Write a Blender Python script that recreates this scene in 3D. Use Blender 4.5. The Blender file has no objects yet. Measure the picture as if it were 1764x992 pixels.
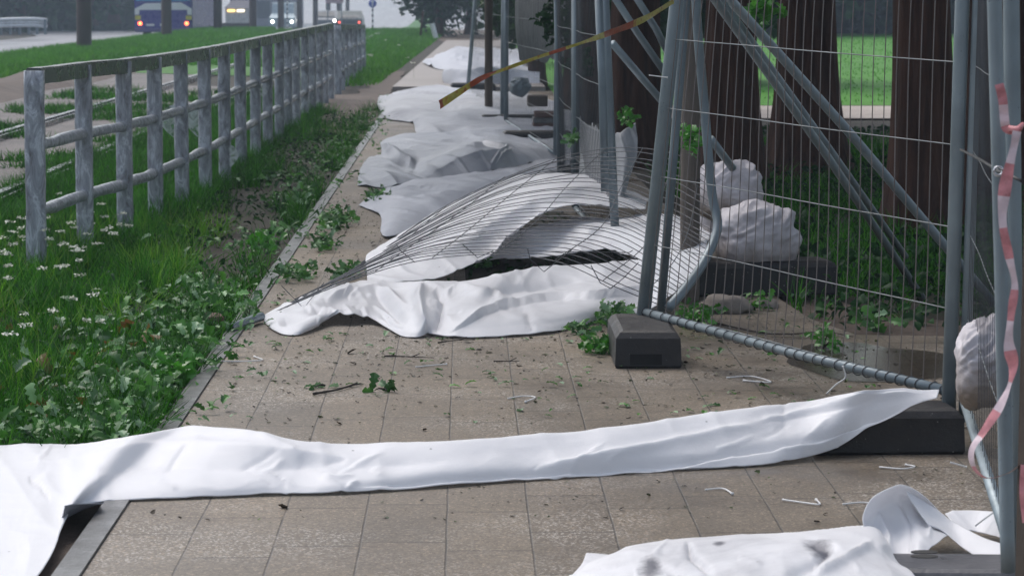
import bpy, math, random
import numpy as np
from mathutils import Vector, Matrix, noise
random.seed(7); RNG = np.random.default_rng(11)
R = math.radians
scene = bpy.context.scene
COL = scene.collection
# ------------------------------------------------------------------ camera, world, sun, exposure
F = 5000.0; HC = 1.5
YAW = math.atan(82 / F); PITCH = math.atan(501 / F)
cam = bpy.data.cameras.new('camera'); camo = bpy.data.objects.new('camera', cam); COL.objects.link(camo)
camo.location = (0, 0, HC); camo.rotation_euler = (math.pi / 2 - PITCH, 0, -YAW)
cam.sensor_fit = 'HORIZONTAL'; cam.sensor_width = 36; cam.lens = F / 1764 * 36
cam.clip_start = .1; cam.clip_end = 3000
cam.dof.use_dof = True; cam.dof.focus_distance = 11.5; cam.dof.aperture_fstop = 11
scene.camera = camo
CR = Matrix.Rotation(-YAW, 3, 'Z') @ Matrix.Rotation(math.pi / 2 - PITCH, 3, 'X')

SUN_EL, SUN_AZ = 58, -35          # overcast: a wide soft sun, a little behind the left shoulder
w = bpy.data.worlds.new('World'); scene.world = w; w.use_nodes = True
nt = w.node_tree; nt.nodes.clear()
sky = nt.nodes.new('ShaderNodeTexSky'); sky.sky_type = 'NISHITA'; sky.sun_disc = False
sky.sun_elevation = R(SUN_EL); sky.sun_rotation = R(SUN_AZ); sky.dust_density = 4; sky.air_density = 1.2
hs = nt.nodes.new('ShaderNodeHueSaturation'); hs.inputs['Saturation'].default_value = .62
bg = nt.nodes.new('ShaderNodeBackground'); bg.inputs[1].default_value = .15
wo = nt.nodes.new('ShaderNodeOutputWorld')
nt.links.new(sky.outputs[0], hs.inputs['Color']); nt.links.new(hs.outputs[0], bg.inputs[0]); nt.links.new(bg.outputs[0], wo.inputs[0])
sl = bpy.data.lights.new('sun', 'SUN'); sl.energy = .75; sl.angle = R(50); sl.color = (1, .99, .98)
so = bpy.data.objects.new('sun', sl); COL.objects.link(so)
d = Vector((math.sin(R(SUN_AZ)) * math.cos(R(SUN_EL)), math.cos(R(SUN_AZ)) * math.cos(R(SUN_EL)), math.sin(R(SUN_EL))))
so.rotation_euler = d.to_track_quat('Z', 'Y').to_euler(); so.location = (0, 0, 30)
vs = scene.view_settings; vs.view_transform = 'Standard'; vs.look = 'None'; vs.gamma = 1; vs.use_curve_mapping = False
vs.exposure = .41

# ------------------------------------------------------------------ helpers
def ray(px, py):
    return CR @ Vector(((px - 882) / F, (496 - py) / F, -1))
def G(px, py, z=0.0):
    r = ray(px, py); t = (z - HC) / r.z
    return Vector((0, 0, HC)) + r * t
def V(px, py, Y):
    r = ray(px, py); return Vector((0, 0, HC)) + r * (Y / r.y)
def XP(px, Y):                     # world X of a column at depth Y
    return (px - 800) / F * Y
def wloc(o):
    v = Vector((0, 0, 0))
    while o is not None: v += o.location; o = o.parent
    return v
def tag(o, label=None, cat=None, group=None, kind=None):
    if label: o['label'] = label
    if cat: o['category'] = cat
    if group: o['group'] = group
    if kind: o['kind'] = kind
    return o
def thing(name, label, cat, loc, group=None):
    o = bpy.data.objects.new(name, None); COL.objects.link(o); o.location = loc; o.empty_display_size = .2
    return tag(o, label, cat, group)
def link(name, vs_, fs, mat, parent=None, smooth=True, origin=None):
    vs_ = np.asarray(vs_, dtype=float).reshape(-1, 3)
    if parent is not None: off = np.array(wloc(parent))
    elif origin is not None: off = np.array(origin, dtype=float)
    else:
        off = np.array([vs_[:, 0].mean(), vs_[:, 1].mean(), vs_[:, 2].min()])
    me = bpy.data.meshes.new(name)
    me.from_pydata((vs_ - off).tolist(), [], fs if isinstance(fs, list) else fs.tolist())
    if smooth: me.polygons.foreach_set('use_smooth', [True] * len(me.polygons))
    me.update()
    if mat: me.materials.append(mat)
    o = bpy.data.objects.new(name, me); COL.objects.link(o)
    if parent is not None: o.parent = parent
    else: o.location = off
    return o
class MB:
    def __init__(s): s.v = []; s.f = []
    def add(s, v, f):
        n = len(s.v); s.v += [tuple(p) for p in v]; s.f += [tuple(i + n for i in q) for q in f]; return s
    def box(s, c, size, M=None, b=0.0):
        hx, hy, hz = [a / 2 for a in size]; c = Vector(c)
        if b <= 0:
            v = [Vector((x, y, z)) for x in (-hx, hx) for y in (-hy, hy) for z in (-hz, hz)]
            f = [(0, 1, 3, 2), (4, 6, 7, 5), (0, 4, 5, 1), (2, 3, 7, 6), (0, 2, 6, 4), (1, 5, 7, 3)]
        else:                      # chamfered box
            v = []; f = []
            for sx in (-1, 1):
                for sy in (-1, 1):
                    for sz in (-1, 1):
                        v += [Vector((sx * hx, sy * (hy - b), sz * (hz - b))), Vector((sx * (hx - b), sy * hy, sz * (hz - b))), Vector((sx * (hx - b), sy * (hy - b), sz * hz))]
            I = lambda a, b_, c_, k: ((a * 4 + b_ * 2 + c_) * 3 + k)
            for a in (0, 1):
                f.append((I(a, 0, 0, 0), I(a, 0, 1, 0), I(a, 1, 1, 0), I(a, 1, 0, 0)))
                f.append((I(0, a, 0, 1), I(0, a, 1, 1), I(1, a, 1, 1), I(1, a, 0, 1)))
                f.append((I(0, 0, a, 2), I(0, 1, a, 2), I(1, 1, a, 2), I(1, 0, a, 2)))
                for c2 in (0, 1):
                    f.append((I(a, c2, 0, 0), I(a, c2, 1, 0), I(a, c2, 1, 1), I(a, c2, 0, 1)))
                    f.append((I(a, 0, c2, 0), I(a, 1, c2, 0), I(a, 1, c2, 2), I(a, 0, c2, 2)))
                    f.append((I(0, a, c2, 1), I(1, a, c2, 1), I(1, a, c2, 2), I(0, a, c2, 2)))
                    for e in (0, 1): f.append((I(a, c2, e, 0), I(a, c2, e, 1), I(a, c2, e, 2)))
        if M is not None: v = [M @ p for p in v]
        return s.add([p + c for p in v], f)
    def tube(s, path, r, n=8, caps=True):
        P = [Vector(p) for p in path]; m = len(P); V_ = []; prev = None
        for i, p in enumerate(P):
            t = (P[min(i + 1, m - 1)] - P[max(i - 1, 0)]).normalized()
            if prev is None:
                a = Vector((0, 0, 1)) if abs(t.z) < .9 else Vector((1, 0, 0)); nx = t.cross(a).normalized()
            else: nx = (prev - t * prev.dot(t)).normalized()
            prev = nx; ny = t.cross(nx); rr = r[i] if isinstance(r, (list, tuple)) else r
            for k in range(n):
                a = 2 * math.pi * k / n; V_.append(p + (nx * math.cos(a) + ny * math.sin(a)) * rr)
        f = [(i * n + k, i * n + (k + 1) % n, (i + 1) * n + (k + 1) % n, (i + 1) * n + k) for i in range(m - 1) for k in range(n)]
        if caps: f += [tuple(range(n))[::-1], tuple((m - 1) * n + k for k in range(n))]
        return s.add(V_, f)
    def build(s, name, mat, parent=None, smooth=False, origin=None):
        o = link(name, s.v, s.f, mat, parent, smooth, origin)
        return o
def smooth_by_angle(o, deg=40):
    me = o.data; me.polygons.foreach_set('use_smooth', [True] * len(me.polygons))
    me.set_sharp_from_angle(angle=R(deg)); return o
def cr_interp(P, n):               # Catmull-Rom through points (list of arrays), n samples
    P = np.asarray(P, dtype=float); m = len(P)
    t = np.linspace(0, m - 1, n); i = np.minimum(t.astype(int), m - 2); u = (t - i)
    u = u.reshape((-1,) + (1,) * (P.ndim - 1))
    p0 = P[np.maximum(i - 1, 0)]; p1 = P[i]; p2 = P[i + 1]; p3 = P[np.minimum(i + 2, m - 1)]
    p0 = np.where((i == 0).reshape(u.shape), 2 * P[0] - P[1], p0); p3 = np.where((i == m - 2).reshape(u.shape), 2 * P[-1] - P[-2], p3)
    return .5 * ((2 * p1) + (-p0 + p2) * u + (2 * p0 - 5 * p1 + 4 * p2 - p3) * u ** 2 + (-p0 + 3 * p1 - 3 * p2 + p3) * u ** 3)

# ------------------------------------------------------------------ materials
class NT:
    def __init__(s, name):
        s.m = bpy.data.materials.new(name); s.m.use_nodes = True; s.t = s.m.node_tree; s.t.nodes.clear()
        s.out = s.n('ShaderNodeOutputMaterial')
    def n(s, typ, **kw):
        x = s.t.nodes.new(typ)
        for k, v in kw.items():
            if k in ('ins',):
                for a, b in v.items():
                    if isinstance(b, bpy.types.NodeSocket): s.t.links.new(b, x.inputs[a])
                    else: x.inputs[a].default_value = b
            else: setattr(x, k, v)
        return x
    def l(s, a, b): s.t.links.new(a, b)
    def math(s, op, a, b=0.0, c=0.0, clamp=False):
        x = s.n('ShaderNodeMath', operation=op, use_clamp=clamp)
        for i, q in enumerate((a, b, c)):
            if isinstance(q, bpy.types.NodeSocket): s.l(q, x.inputs[i])
            else: x.inputs[i].default_value = q
        return x.outputs[0]
    def noise(s, vec, scale, detail=3, rough=.5, dist=0):
        x = s.n('ShaderNodeTexNoise'); s.l(vec, x.inputs['Vector']); x.inputs['Scale'].default_value = scale
        x.inputs['Detail'].default_value = detail; x.inputs['Roughness'].default_value = rough; x.inputs['Distortion'].default_value = dist
        return x.outputs['Fac']
    def ramp(s, fac, stops, interp='LINEAR'):
        x = s.n('ShaderNodeValToRGB'); x.color_ramp.interpolation = interp; e = x.color_ramp.elements
        while len(e) < len(stops): e.new(.5)
        for i, (p, c) in enumerate(stops):
            e[i].position = p; e[i].color = (c[0], c[1], c[2], 1) if not isinstance(c, (int, float)) else (c, c, c, 1)
        s.l(fac, x.inputs[0]); return x.outputs[0]
    def mix(s, fac, a, b, mode='MIX'):
        x = s.n('ShaderNodeMix', data_type='RGBA', blend_type=mode)
        for i, q in ((0, fac), (6, a), (7, b)):
            if isinstance(q, bpy.types.NodeSocket): s.l(q, x.inputs[i])
            elif i == 0: x.inputs[0].default_value = q
            else: x.inputs[i].default_value = (q[0], q[1], q[2], 1)
        return x.outputs[2]
    def bump(s, h, strength=.3, dist=.01, nrm=None):
        x = s.n('ShaderNodeBump'); x.inputs['Strength'].default_value = strength; x.inputs['Distance'].default_value = dist
        s.l(h, x.inputs['Height'])
        if nrm: s.l(nrm, x.inputs['Normal'])
        return x.outputs[0]
    def bsdf(s, col, rough=.5, metal=0, normal=None, spec=.5, **kw):
        x = s.n('ShaderNodeBsdfPrincipled')
        for k, q in (('Base Color', col), ('Roughness', rough), ('Metallic', metal), ('Specular IOR Level', spec)):
            if isinstance(q, bpy.types.NodeSocket): s.l(q, x.inputs[k])
            elif k == 'Base Color': x.inputs[k].default_value = (q[0], q[1], q[2], 1)
            else: x.inputs[k].default_value = q
        if normal: s.l(normal, x.inputs['Normal'])
        for k, q in kw.items():
            x.inputs[k.replace('_', ' ')].default_value = q
        return x
    def end(s, sh): s.l(sh, s.out.inputs[0]); return s.m
    def pos(s): return s.n('ShaderNodeNewGeometry').outputs['Position']
    def obj(s): return s.n('ShaderNodeTexCoord').outputs['Object']

def m_simple(name, col, rough=.5, metal=0, var=.25, scale=6, bump=0, bscale=60, spec=.5, stretch=None):
    t = NT(name); p = t.obj()
    if stretch:
        mp = t.n('ShaderNodeMapping'); mp.inputs['Scale'].default_value = stretch; t.l(p, mp.inputs[0]); p = mp.outputs[0]
    f = t.noise(p, scale, 5, .6)
    c = t.ramp(f, [(.25, [a * (1 - var) for a in col]), (.75, [min(1, a * (1 + var)) for a in col])])
    nr = t.bump(t.noise(p, bscale, 4, .6), bump, .01) if bump else None
    rr = t.ramp(f, [(.3, max(.05, rough - .12)), (.7, min(1, rough + .12))])
    return t.end(t.bsdf(c, rr, metal, nr, spec).outputs[0])
def m_emit(name, col, s, base=(.3, .3, .3)):
    t = NT(name); b = t.bsdf(base, .3); b.inputs['Emission Color'].default_value = (*col, 1); b.inputs['Emission Strength'].default_value = s
    return t.end(b.outputs[0])

def m_paving():
    t = NT('concrete_pavers'); p = t.pos(); sx = t.n('ShaderNodeSeparateXYZ'); t.l(p, sx.inputs[0]); X, Y = sx.outputs[0], sx.outputs[1]
    wob = t.math('MULTIPLY', t.math('SUBTRACT', t.noise(p, 3, 2), .5), .006)
    u = t.math('DIVIDE', t.math('ADD', t.math('ADD', X, wob), 1.0), .237)
    ci = t.math('FLOOR', u); fu = t.math('FRACT', u)
    wn = t.n('ShaderNodeTexWhiteNoise', noise_dimensions='1D'); t.l(ci, wn.inputs['W'])
    v = t.math('ADD', t.math('DIVIDE', Y, .60), wn.outputs[0]); fv = t.math('FRACT', v); ri = t.math('FLOOR', v)
    eu = t.math('MULTIPLY', t.math('MINIMUM', fu, t.math('SUBTRACT', 1, fu)), .237)
    ev = t.math('MULTIPLY', t.math('MINIMUM', fv, t.math('SUBTRACT', 1, fv)), .60)
    e = t.math('MINIMUM', eu, t.math('MULTIPLY', ev, .55))
    jn = t.math('ADD', .0016, t.math('MULTIPLY', t.noise(p, 35, 3), .0035))
    joint = t.math('SUBTRACT', 1, t.math('DIVIDE', e, jn), clamp=True)
    joint = t.math('MULTIPLY', t.math('MINIMUM', t.math('MULTIPLY', joint, 2.2), 1), t.ramp(t.noise(p, 7, 3), [(.25, .35), (.55, 1)]))
    cb = t.n('ShaderNodeCombineXYZ'); t.l(ci, cb.inputs[0]); t.l(ri, cb.inputs[1])
    w2 = t.n('ShaderNodeTexWhiteNoise', noise_dimensions='3D'); t.l(cb.outputs[0], w2.inputs['Vector'])
    base = t.ramp(w2.outputs[0], [(0, (.143, .120, .095)), (.5, (.160, .134, .105)), (1, (.178, .147, .113))])
    big = t.noise(p, 1.1, 5, .6)
    base = t.mix(1, base, t.ramp(big, [(.3, (.80, .80, .82)), (.7, (1.12, 1.1, 1.06))]), 'MULTIPLY')
    vor = t.n('ShaderNodeTexVoronoi'); t.l(p, vor.inputs['Vector']); vor.inputs['Scale'].default_value = 160
    sc = t.n('ShaderNodeSeparateColor'); t.l(vor.outputs['Color'], sc.inputs[0])
    grain = t.ramp(sc.outputs[0], [(0, (.42, .38, .36)), (.16, (.8, .78, .76)), (.5, (1, 1, 1)), (.82, (1.06, 1.04, 1.0)), (.93, (1.75, 1.7, 1.6)), (1, (2.3, 2.2, 2.1))])
    base = t.mix(.85, base, grain, 'MULTIPLY')
    # exposed pale aggregate where the surface is worn on the right side
    wear = t.math('MULTIPLY', t.ramp(t.noise(p, 1.7, 3), [(.45, 0), (.62, 1)]), t.ramp(sc.outputs[1], [(.80, 0), (.84, 1)]))
    base = t.mix(t.math('MULTIPLY', wear, .55), base, (.55, .52, .48))
    base = t.mix(t.math('MULTIPLY', joint, .85), base, (.035, .03, .027))
    wetm = t.math('MULTIPLY', t.ramp(t.noise(p, .9, 4, .6), [(.42, 0), (.62, 1)]), t.ramp(t.math('DIVIDE', X, 2.5), [(0, .25), (.45, 1)]))
    base = t.mix(t.math('MULTIPLY', wetm, .42), base, t.mix(1, base, (.42, .40, .38), 'MULTIPLY'))
    rough = t.math('SUBTRACT', .60, t.math('MULTIPLY', wetm, .36))
    h = t.math('SUBTRACT', t.math('MULTIPLY', sc.outputs[2], .25), t.math('MULTIPLY', joint, 1.4))
    return t.end(t.bsdf(base, rough, 0, t.bump(h, .45, .004)).outputs[0])

def m_ground(name, cols, scale=3, rough=.8, grain=90, gstr=.5, bump=.6, bd=.02):
    t = NT(name); p = t.pos()
    c = t.ramp(t.noise(p, scale, 6, .62), [(.25 + .5 * i / (len(cols) - 1), q) for i, q in enumerate(cols)])
    g = t.noise(p, grain, 4, .7); c = t.mix(gstr, c, t.ramp(g, [(.3, (.45, .45, .45)), (.55, (1, 1, 1)), (.72, (1.7, 1.65, 1.6))]), 'MULTIPLY')
    return t.end(t.bsdf(c, rough, 0, t.bump(g, bump, bd), .35).outputs[0])
def m_leaf(name, cols, rough=.45, trans=.3, spec=.5, lowv=.55):
    t = NT(name); g = t.n('ShaderNodeNewGeometry'); p = g.outputs['Position']
    c = t.ramp(g.outputs['Random Per Island'], [(i / (len(cols) - 1), q) for i, q in enumerate(cols)])
    c = t.mix(1, c, t.ramp(t.noise(p, 2.2, 4, .6), [(.32, (lowv, lowv * 1.05, lowv)), (.66, (1.25, 1.2, 1.1))]), 'MULTIPLY')
    b = t.bsdf(c, rough, 0, None, spec); tr = t.n('ShaderNodeBsdfTranslucent'); t.l(c, tr.inputs[0])
    mx = t.n('ShaderNodeMixShader'); mx.inputs[0].default_value = trans; t.l(b.outputs[0], mx.inputs[1]); t.l(tr.outputs[0], mx.inputs[2])
    return t.end(mx.outputs[0])
def m_tarp(name, col, dirt_or_patch=(.30, .30, .33), amount=.35, rough=.42, trans=.28, stain=1.3, weave=.10, seed=0, crum=4.5, bstr=.30, spots=(), bd=.015):
    t = NT(name); p = t.obj(); mp = t.n('ShaderNodeMapping'); mp.inputs['Location'].default_value = (seed, seed * .7, 0); t.l(p, mp.inputs[0]); q = mp.outputs[0]
    f = t.noise(q, stain, 6, .66, .6); f2 = t.noise(q, 9, 5, .7)
    k = t.math('MULTIPLY', t.ramp(f, [(.48, 0), (.72, 1)]), t.ramp(f2, [(.3, .35), (.7, 1)]))
    c = t.mix(t.math('MULTIPLY', k, amount), col, dirt_or_patch)
    for (sx_, sy_, ra, st_) in spots:
        gm = t.pos(); sb = t.n('ShaderNodeVectorMath', operation='MULTIPLY_ADD'); t.l(gm, sb.inputs[0]); sb.inputs[1].default_value = (1 / ra, 1 / (ra * st_), 0); sb.inputs[2].default_value = (-sx_ / ra, -sy_ / (ra * st_), 0)
        ln = t.n('ShaderNodeVectorMath', operation='LENGTH'); t.l(sb.outputs[0], ln.inputs[0]); dd = t.math('ADD', ln.outputs['Value'], t.math('MULTIPLY', t.math('SUBTRACT', t.noise(gm, 16, 5, .7), .5), 1.5))
        c = t.mix(t.ramp(dd, [(.35, .85), (1, 0)]), c, (.10, .10, .13))
    sp = t.n('ShaderNodeTexVoronoi'); t.l(q, sp.inputs['Vector']); sp.inputs['Scale'].default_value = 9
    dot = t.ramp(sp.outputs['Distance'], [(.03, 1), (.05, 0)])
    c = t.mix(t.math('MULTIPLY', dot, .55), c, (.05, .045, .04))
    crk = t.noise(q, 26, 6, .75, 1.5); wv = t.noise(q, 420, 2)
    h = t.math('ADD', t.math('MULTIPLY', crk, .55), t.math('MULTIPLY', wv, weave))
    wq = t.n('ShaderNodeVectorMath', operation='MULTIPLY_ADD'); nn = t.n('ShaderNodeTexNoise'); t.l(q, nn.inputs['Vector']); nn.inputs['Scale'].default_value = 3
    t.l(nn.outputs['Color'], wq.inputs[0]); wq.inputs[1].default_value = (.35, .35, .35); t.l(q, wq.inputs[2])
    v1 = t.n('ShaderNodeTexVoronoi', feature='SMOOTH_F1'); t.l(wq.outputs[0], v1.inputs['Vector']); v1.inputs['Scale'].default_value = crum; v1.inputs['Smoothness'].default_value = .12
    v2 = t.n('ShaderNodeTexVoronoi', feature='F1'); t.l(wq.outputs[0], v2.inputs['Vector']); v2.inputs['Scale'].default_value = crum * 2.6
    h = t.math('ADD', h, t.math('MULTIPLY', v1.outputs['Distance'], 2.2)); h = t.math('ADD', h, t.math('MULTIPLY', v2.outputs['Distance'], .8))
    b = t.bsdf(c, rough, 0, t.bump(h, bstr, bd), .4); tr = t.n('ShaderNodeBsdfTranslucent'); t.l(c, tr.inputs[0])
    mx = t.n('ShaderNodeMixShader'); mx.inputs[0].default_value = trans; t.l(b.outputs[0], mx.inputs[1]); t.l(tr.outputs[0], mx.inputs[2])
    return t.end(mx.outputs[0])
def m_galv(name='galvanised_steel', col=(.25, .305, .335)):
    t = NT(name); p = t.obj(); f = t.noise(p, 40, 4, .6)
    vor = t.n('ShaderNodeTexVoronoi'); t.l(p, vor.inputs['Vector']); vor.inputs['Scale'].default_value = 70
    dr = t.ramp(vor.outputs['Distance'], [(.10, 1), (.14, 0)])
    c = t.ramp(t.noise(p, 5, 4), [(.3, [a * .78 for a in col]), (.7, [a * 1.18 for a in col])])
    c = t.mix(t.math('MULTIPLY', dr, t.ramp(t.noise(p, 8, 2), [(.5, 0), (.6, .75)])), c, (.04, .045, .05))
    return t.end(t.bsdf(c, t.ramp(f, [(.3, .36), (.7, .56)]), .3, t.bump(f, .12, .003)).outputs[0])
def m_wrap():
    t = NT('plastic_film_wrap'); p = t.obj(); mp = t.n('ShaderNodeMapping'); mp.inputs['Scale'].default_value = (9, 9, 3.2); mp.inputs['Rotation'].default_value = (.3, .8, .2); t.l(p, mp.inputs[0])
    f = t.noise(mp.outputs[0], 1.9, 7, .66, .9); st = t.ramp(f, [(.28, (.10, .09, .09)), (.40, (.22, .235, .265)), (.54, (.36, .39, .44)), (.60, (.56, .60, .66)), (.66, (.30, .33, .375))])
    return t.end(t.bsdf(st, .22, 0, t.bump(f, .7, .02), .6).outputs[0])
M = {}
M['paving'] = m_paving()
M['kerb'] = m_ground('kerb_stone', [(.05, .05, .048), (.13, .13, .13), (.30, .30, .31)], 7, .35, 60, .4, .3)
M['soil'] = m_ground('verge_soil', [(.016, .013, .010), (.035, .027, .02), (.03, .042, .016)], 2.5, .8, 50, .5)
M['lawn'] = m_ground('lawn_ground', [(.04, .16, .01), (.058, .22, .014), (.08, .26, .025)], .8, .8, 18, .35, .5)
M['earth'] = m_ground('bare_earth', [(.06, .044, .035), (.10, .075, .06), (.145, .112, .092)], 2.2, .75, 40, .5)
M['gravel'] = m_ground('wet_gravel', [(.07, .062, .058), (.14, .118, .108), (.22, .185, .17)], 1.2, .5, 55, .8, 1, .03)
t = NT('wet_asphalt'); p = t.pos(); mp = t.n('ShaderNodeMapping'); mp.inputs['Scale'].default_value = (1.3, .06, 1); t.l(p, mp.inputs[0])
f = t.noise(mp.outputs[0], 1, 5, .6); M['asphalt'] = t.end(t.bsdf(t.ramp(f, [(.3, (.12, .125, .14)), (.7, (.24, .245, .27))]), t.ramp(f, [(.35, .3), (.65, .55)]), 0, t.bump(t.noise(p, 6, 3), .3, .02), 1.0).outputs[0])
M['grass'] = m_leaf('grass_blades', [(.011, .055, .004), (.024, .13, .007), (.042, .21, .010), (.09, .31, .025)], .55, .3, .15, .36)
M['grassb'] = m_leaf('bank_grass', [(.045, .17, .010), (.065, .24, .014), (.11, .31, .03)], .6, .35, .2)
M['oak'] = m_leaf('torn_oak_leaves', [(.04, .14, .025), (.06, .20, .03), (.10, .28, .06), (.27, .43, .28), (.04, .13, .03), (.03, .10, .025), (.09, .22, .09)], .42, .25, .35)
M['bright'] = m_leaf('fresh_leaves', [(.03, .14, .015), (.05, .22, .02), (.08, .28, .04)], .35, .35, .6)
M['dark'] = m_leaf('dark_foliage', [(.008, .03, .010), (.014, .055, .014), (.022, .085, .018)], .55, .2, .2)
M['crown'] = m_leaf('tree_crown', [(.02, .045, .018), (.035, .08, .028), (.05, .11, .035)], .55, .25, .2)
M['flower'] = m_simple('white_umbels', (.75, .76, .66), .7)
M['brownleaf'] = m_leaf('brown_leaves', [(.16, .06, .02), (.22, .11, .03), (.12, .10, .02)], .45, .3)
M['galv'] = m_galv(); M['galvd'] = m_galv('weathered_galvanised', (.165, .205, .23))
M['wire'] = m_simple('mesh_wire', (.16, .14, .135), .5, .2, .3)
M['wired'] = m_simple('dark_mesh_wire', (.055, .06, .07), .45, .3, .3); M['wirel'] = m_simple('mesh_wire_bright', (.22, .24, .25), .4, .6, .3)
t = NT('black_rubber_block'); p = t.obj(); f = t.noise(p, 7, 6, .7); vo = t.n('ShaderNodeTexVoronoi'); t.l(p, vo.inputs['Vector']); vo.inputs['Scale'].default_value = 45
c = t.mix(t.ramp(f, [(.48, 0), (.70, .55)]), (.014, .013, .015), (.050, .045, .042)); c = t.mix(t.math('MULTIPLY', t.ramp(vo.outputs['Distance'], [(.08, 1), (.14, 0)]), t.ramp(t.noise(p, 12, 2), [(.52, 0), (.6, .8)])), c, (.28, .27, .25))
M['rubber'] = t.end(t.bsdf(c, t.ramp(f, [(.3, .35), (.7, .7)]), 0, t.bump(t.noise(p, 60, 5, .7), .5, .006)).outputs[0])
M['bark'] = m_simple('fibrous_bark', (.062, .032, .023), .85, 0, .75, 4, 1, 16, .15, (4, 4, .3))
M['pole'] = m_simple('dark_pole', (.045, .030, .027), .6, 0, .3, 3, .2)
M['wood'] = m_simple('weathered_wood', (.12, .10, .085), .75, 0, .35, 8, .5, 60, .4, (4, 4, .3))
M['woodb'] = m_simple('brown_timber', (.075, .057, .045), .7, 0, .3, 7, .4, 60, .4, (4, 4, .3))
M['rail'] = m_simple('green_grey_rail', (.085, .10, .095), .3, 0, .4, 9, .2, 40)
M['wrap'] = m_wrap()
M['steel'] = m_simple('wet_rail_steel', (.28, .29, .31), .25, .9, .2)
M['tarpw'] = m_tarp('white_tarp_fabric', (.86, .86, .885), amount=.10, stain=.8, trans=.2, bstr=.16)
M['tarps'] = m_tarp('smudged_tarp_fabric', (.86, .86, .885), dirt_or_patch=(.17, .17, .20), amount=.6, stain=1.6, trans=.2, seed=5.3, bstr=.22, spots=[(G(a, b, .08).x, G(a, b, .08).y, r_, k_) for a, b, r_, k_ in ((1412, 955, .040, 3.0), (1120, 965, .035, 2.6), (1010, 986, .030, 1.6), (1165, 980, .03, 2.5), (1240, 945, .02, 1.6))])
M['tarpm'] = m_tarp('white_tarp_under_mesh', (.84, .845, .875), amount=.22, stain=1.1, seed=2.1, bstr=.22)
M['tarpg'] = m_tarp('grey_tarp_fabric', (.37, .395, .46), dirt_or_patch=(.78, .8, .85), amount=.35, stain=1.3, trans=.15, seed=9.4, rough=.28, crum=2.2, bstr=.6, bd=.04)  # even grey base with sparse paler patches
M['tarph'] = m_tarp('hanging_tarp', (.30, .31, .33), dirt_or_patch=(.5, .52, .55), amount=.6, stain=3, trans=.2, seed=3.4)
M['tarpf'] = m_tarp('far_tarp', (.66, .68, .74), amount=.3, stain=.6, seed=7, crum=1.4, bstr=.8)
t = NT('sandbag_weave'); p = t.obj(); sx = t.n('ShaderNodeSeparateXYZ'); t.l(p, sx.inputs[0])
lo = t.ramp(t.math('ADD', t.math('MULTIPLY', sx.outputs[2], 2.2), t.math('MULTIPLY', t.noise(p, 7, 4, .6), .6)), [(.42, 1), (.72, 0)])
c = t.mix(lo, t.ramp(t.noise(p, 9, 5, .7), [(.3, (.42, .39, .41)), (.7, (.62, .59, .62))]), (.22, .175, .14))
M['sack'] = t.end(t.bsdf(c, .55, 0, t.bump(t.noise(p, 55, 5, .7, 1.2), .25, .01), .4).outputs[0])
M['stone'] = m_simple('rubble_stone', (.20, .175, .155), .8, 0, .35, 8, .7, 30)
M['tie'] = m_simple('white_cable_tie', (.7, .7, .7), .35, 0, .1)
M['twig'] = m_simple('twig_bark', (.03, .022, .018), .8, 0, .4, 20)
M['debris'] = m_leaf('leaf_crumbs', [(.02, .015, .012), (.05, .035, .02), (.03, .05, .015), (.07, .12, .02), (.015, .012, .01), (.04, .03, .02)], .6, .1)
M['brick'] = m_simple('red_brick', (.10, .05, .04), .8, 0, .3, 9, .5)
M['ybar'] = None

# ------------------------------------------------------------------ scattered vegetation (numpy)
def euler_mats(rx, ry, rz):
    cx, sx_, cy, sy, cz, sz = np.cos(rx), np.sin(rx), np.cos(ry), np.sin(ry), np.cos(rz), np.sin(rz)
    m = np.empty((len(rx), 3, 3))
    m[:, 0, 0] = cz * cy; m[:, 0, 1] = cz * sy * sx_ - sz * cx; m[:, 0, 2] = cz * sy * cx + sz * sx_
    m[:, 1, 0] = sz * cy; m[:, 1, 1] = sz * sy * sx_ + cz * cx; m[:, 1, 2] = sz * sy * cx - cz * sx_
    m[:, 2, 0] = -sy; m[:, 2, 1] = cy * sx_; m[:, 2, 2] = cy * cx
    return m
def scatter(T, Fc, pos, rot, scale):
    T = np.asarray(T, float); n = len(pos); sc_ = np.asarray(scale, float)
    if sc_.ndim == 1: sc_ = np.repeat(sc_[:, None], 3, 1)
    P = T[None] * sc_[:, None, :]
    P = np.einsum('nij,nkj->nki', rot, P) + np.asarray(pos)[:, None, :]
    k = len(T); fs = []
    base = (np.arange(n) * k)
    for q in Fc: fs += (base[:, None] + np.array(q)[None]).tolist()
    return P.reshape(-1, 3), fs
BLADE = [(-.5, 0, 0), (.5, 0, 0), (-.38, .12, .5), (.38, .12, .5), (-.05, .42, .95), (.05, .42, .95)]; BLADE_F = [(0, 1, 3, 2), (2, 3, 5, 4)]
def leaf_template(lobed=True):
    st = [0, .12, .25, .38, .52, .66, .8, .92, 1] ; w_ = [.02, .13, .22, .12, .30, .17, .30, .16, .02] if lobed else [.02, .16, .25, .3, .31, .28, .2, .1, .01]
    v = []; f = []
    for y, ww in zip(st, w_):
        z = .18 * math.sin(y * 2.6) - .1; v += [(-ww, y, z + ww * .35), (0, y, z), (ww, y, z + ww * .35)]
    for i in range(len(st) - 1):
        a = i * 3; f += [(a, a + 1, a + 4, a + 3), (a + 1, a + 2, a + 5, a + 4)]
    return v, f
LEAF, LEAF_F = leaf_template(True); PLEAF, PLEAF_F = leaf_template(False)
QLEAF = [(-.5, 0, 0), (0, -.08, -.1), (.5, 0, 0), (.32, .6, .12), (0, 1, 0), (-.32, .6, .12)]; QLEAF_F = [(0, 1, 4, 5), (1, 2, 3, 4)]
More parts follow.
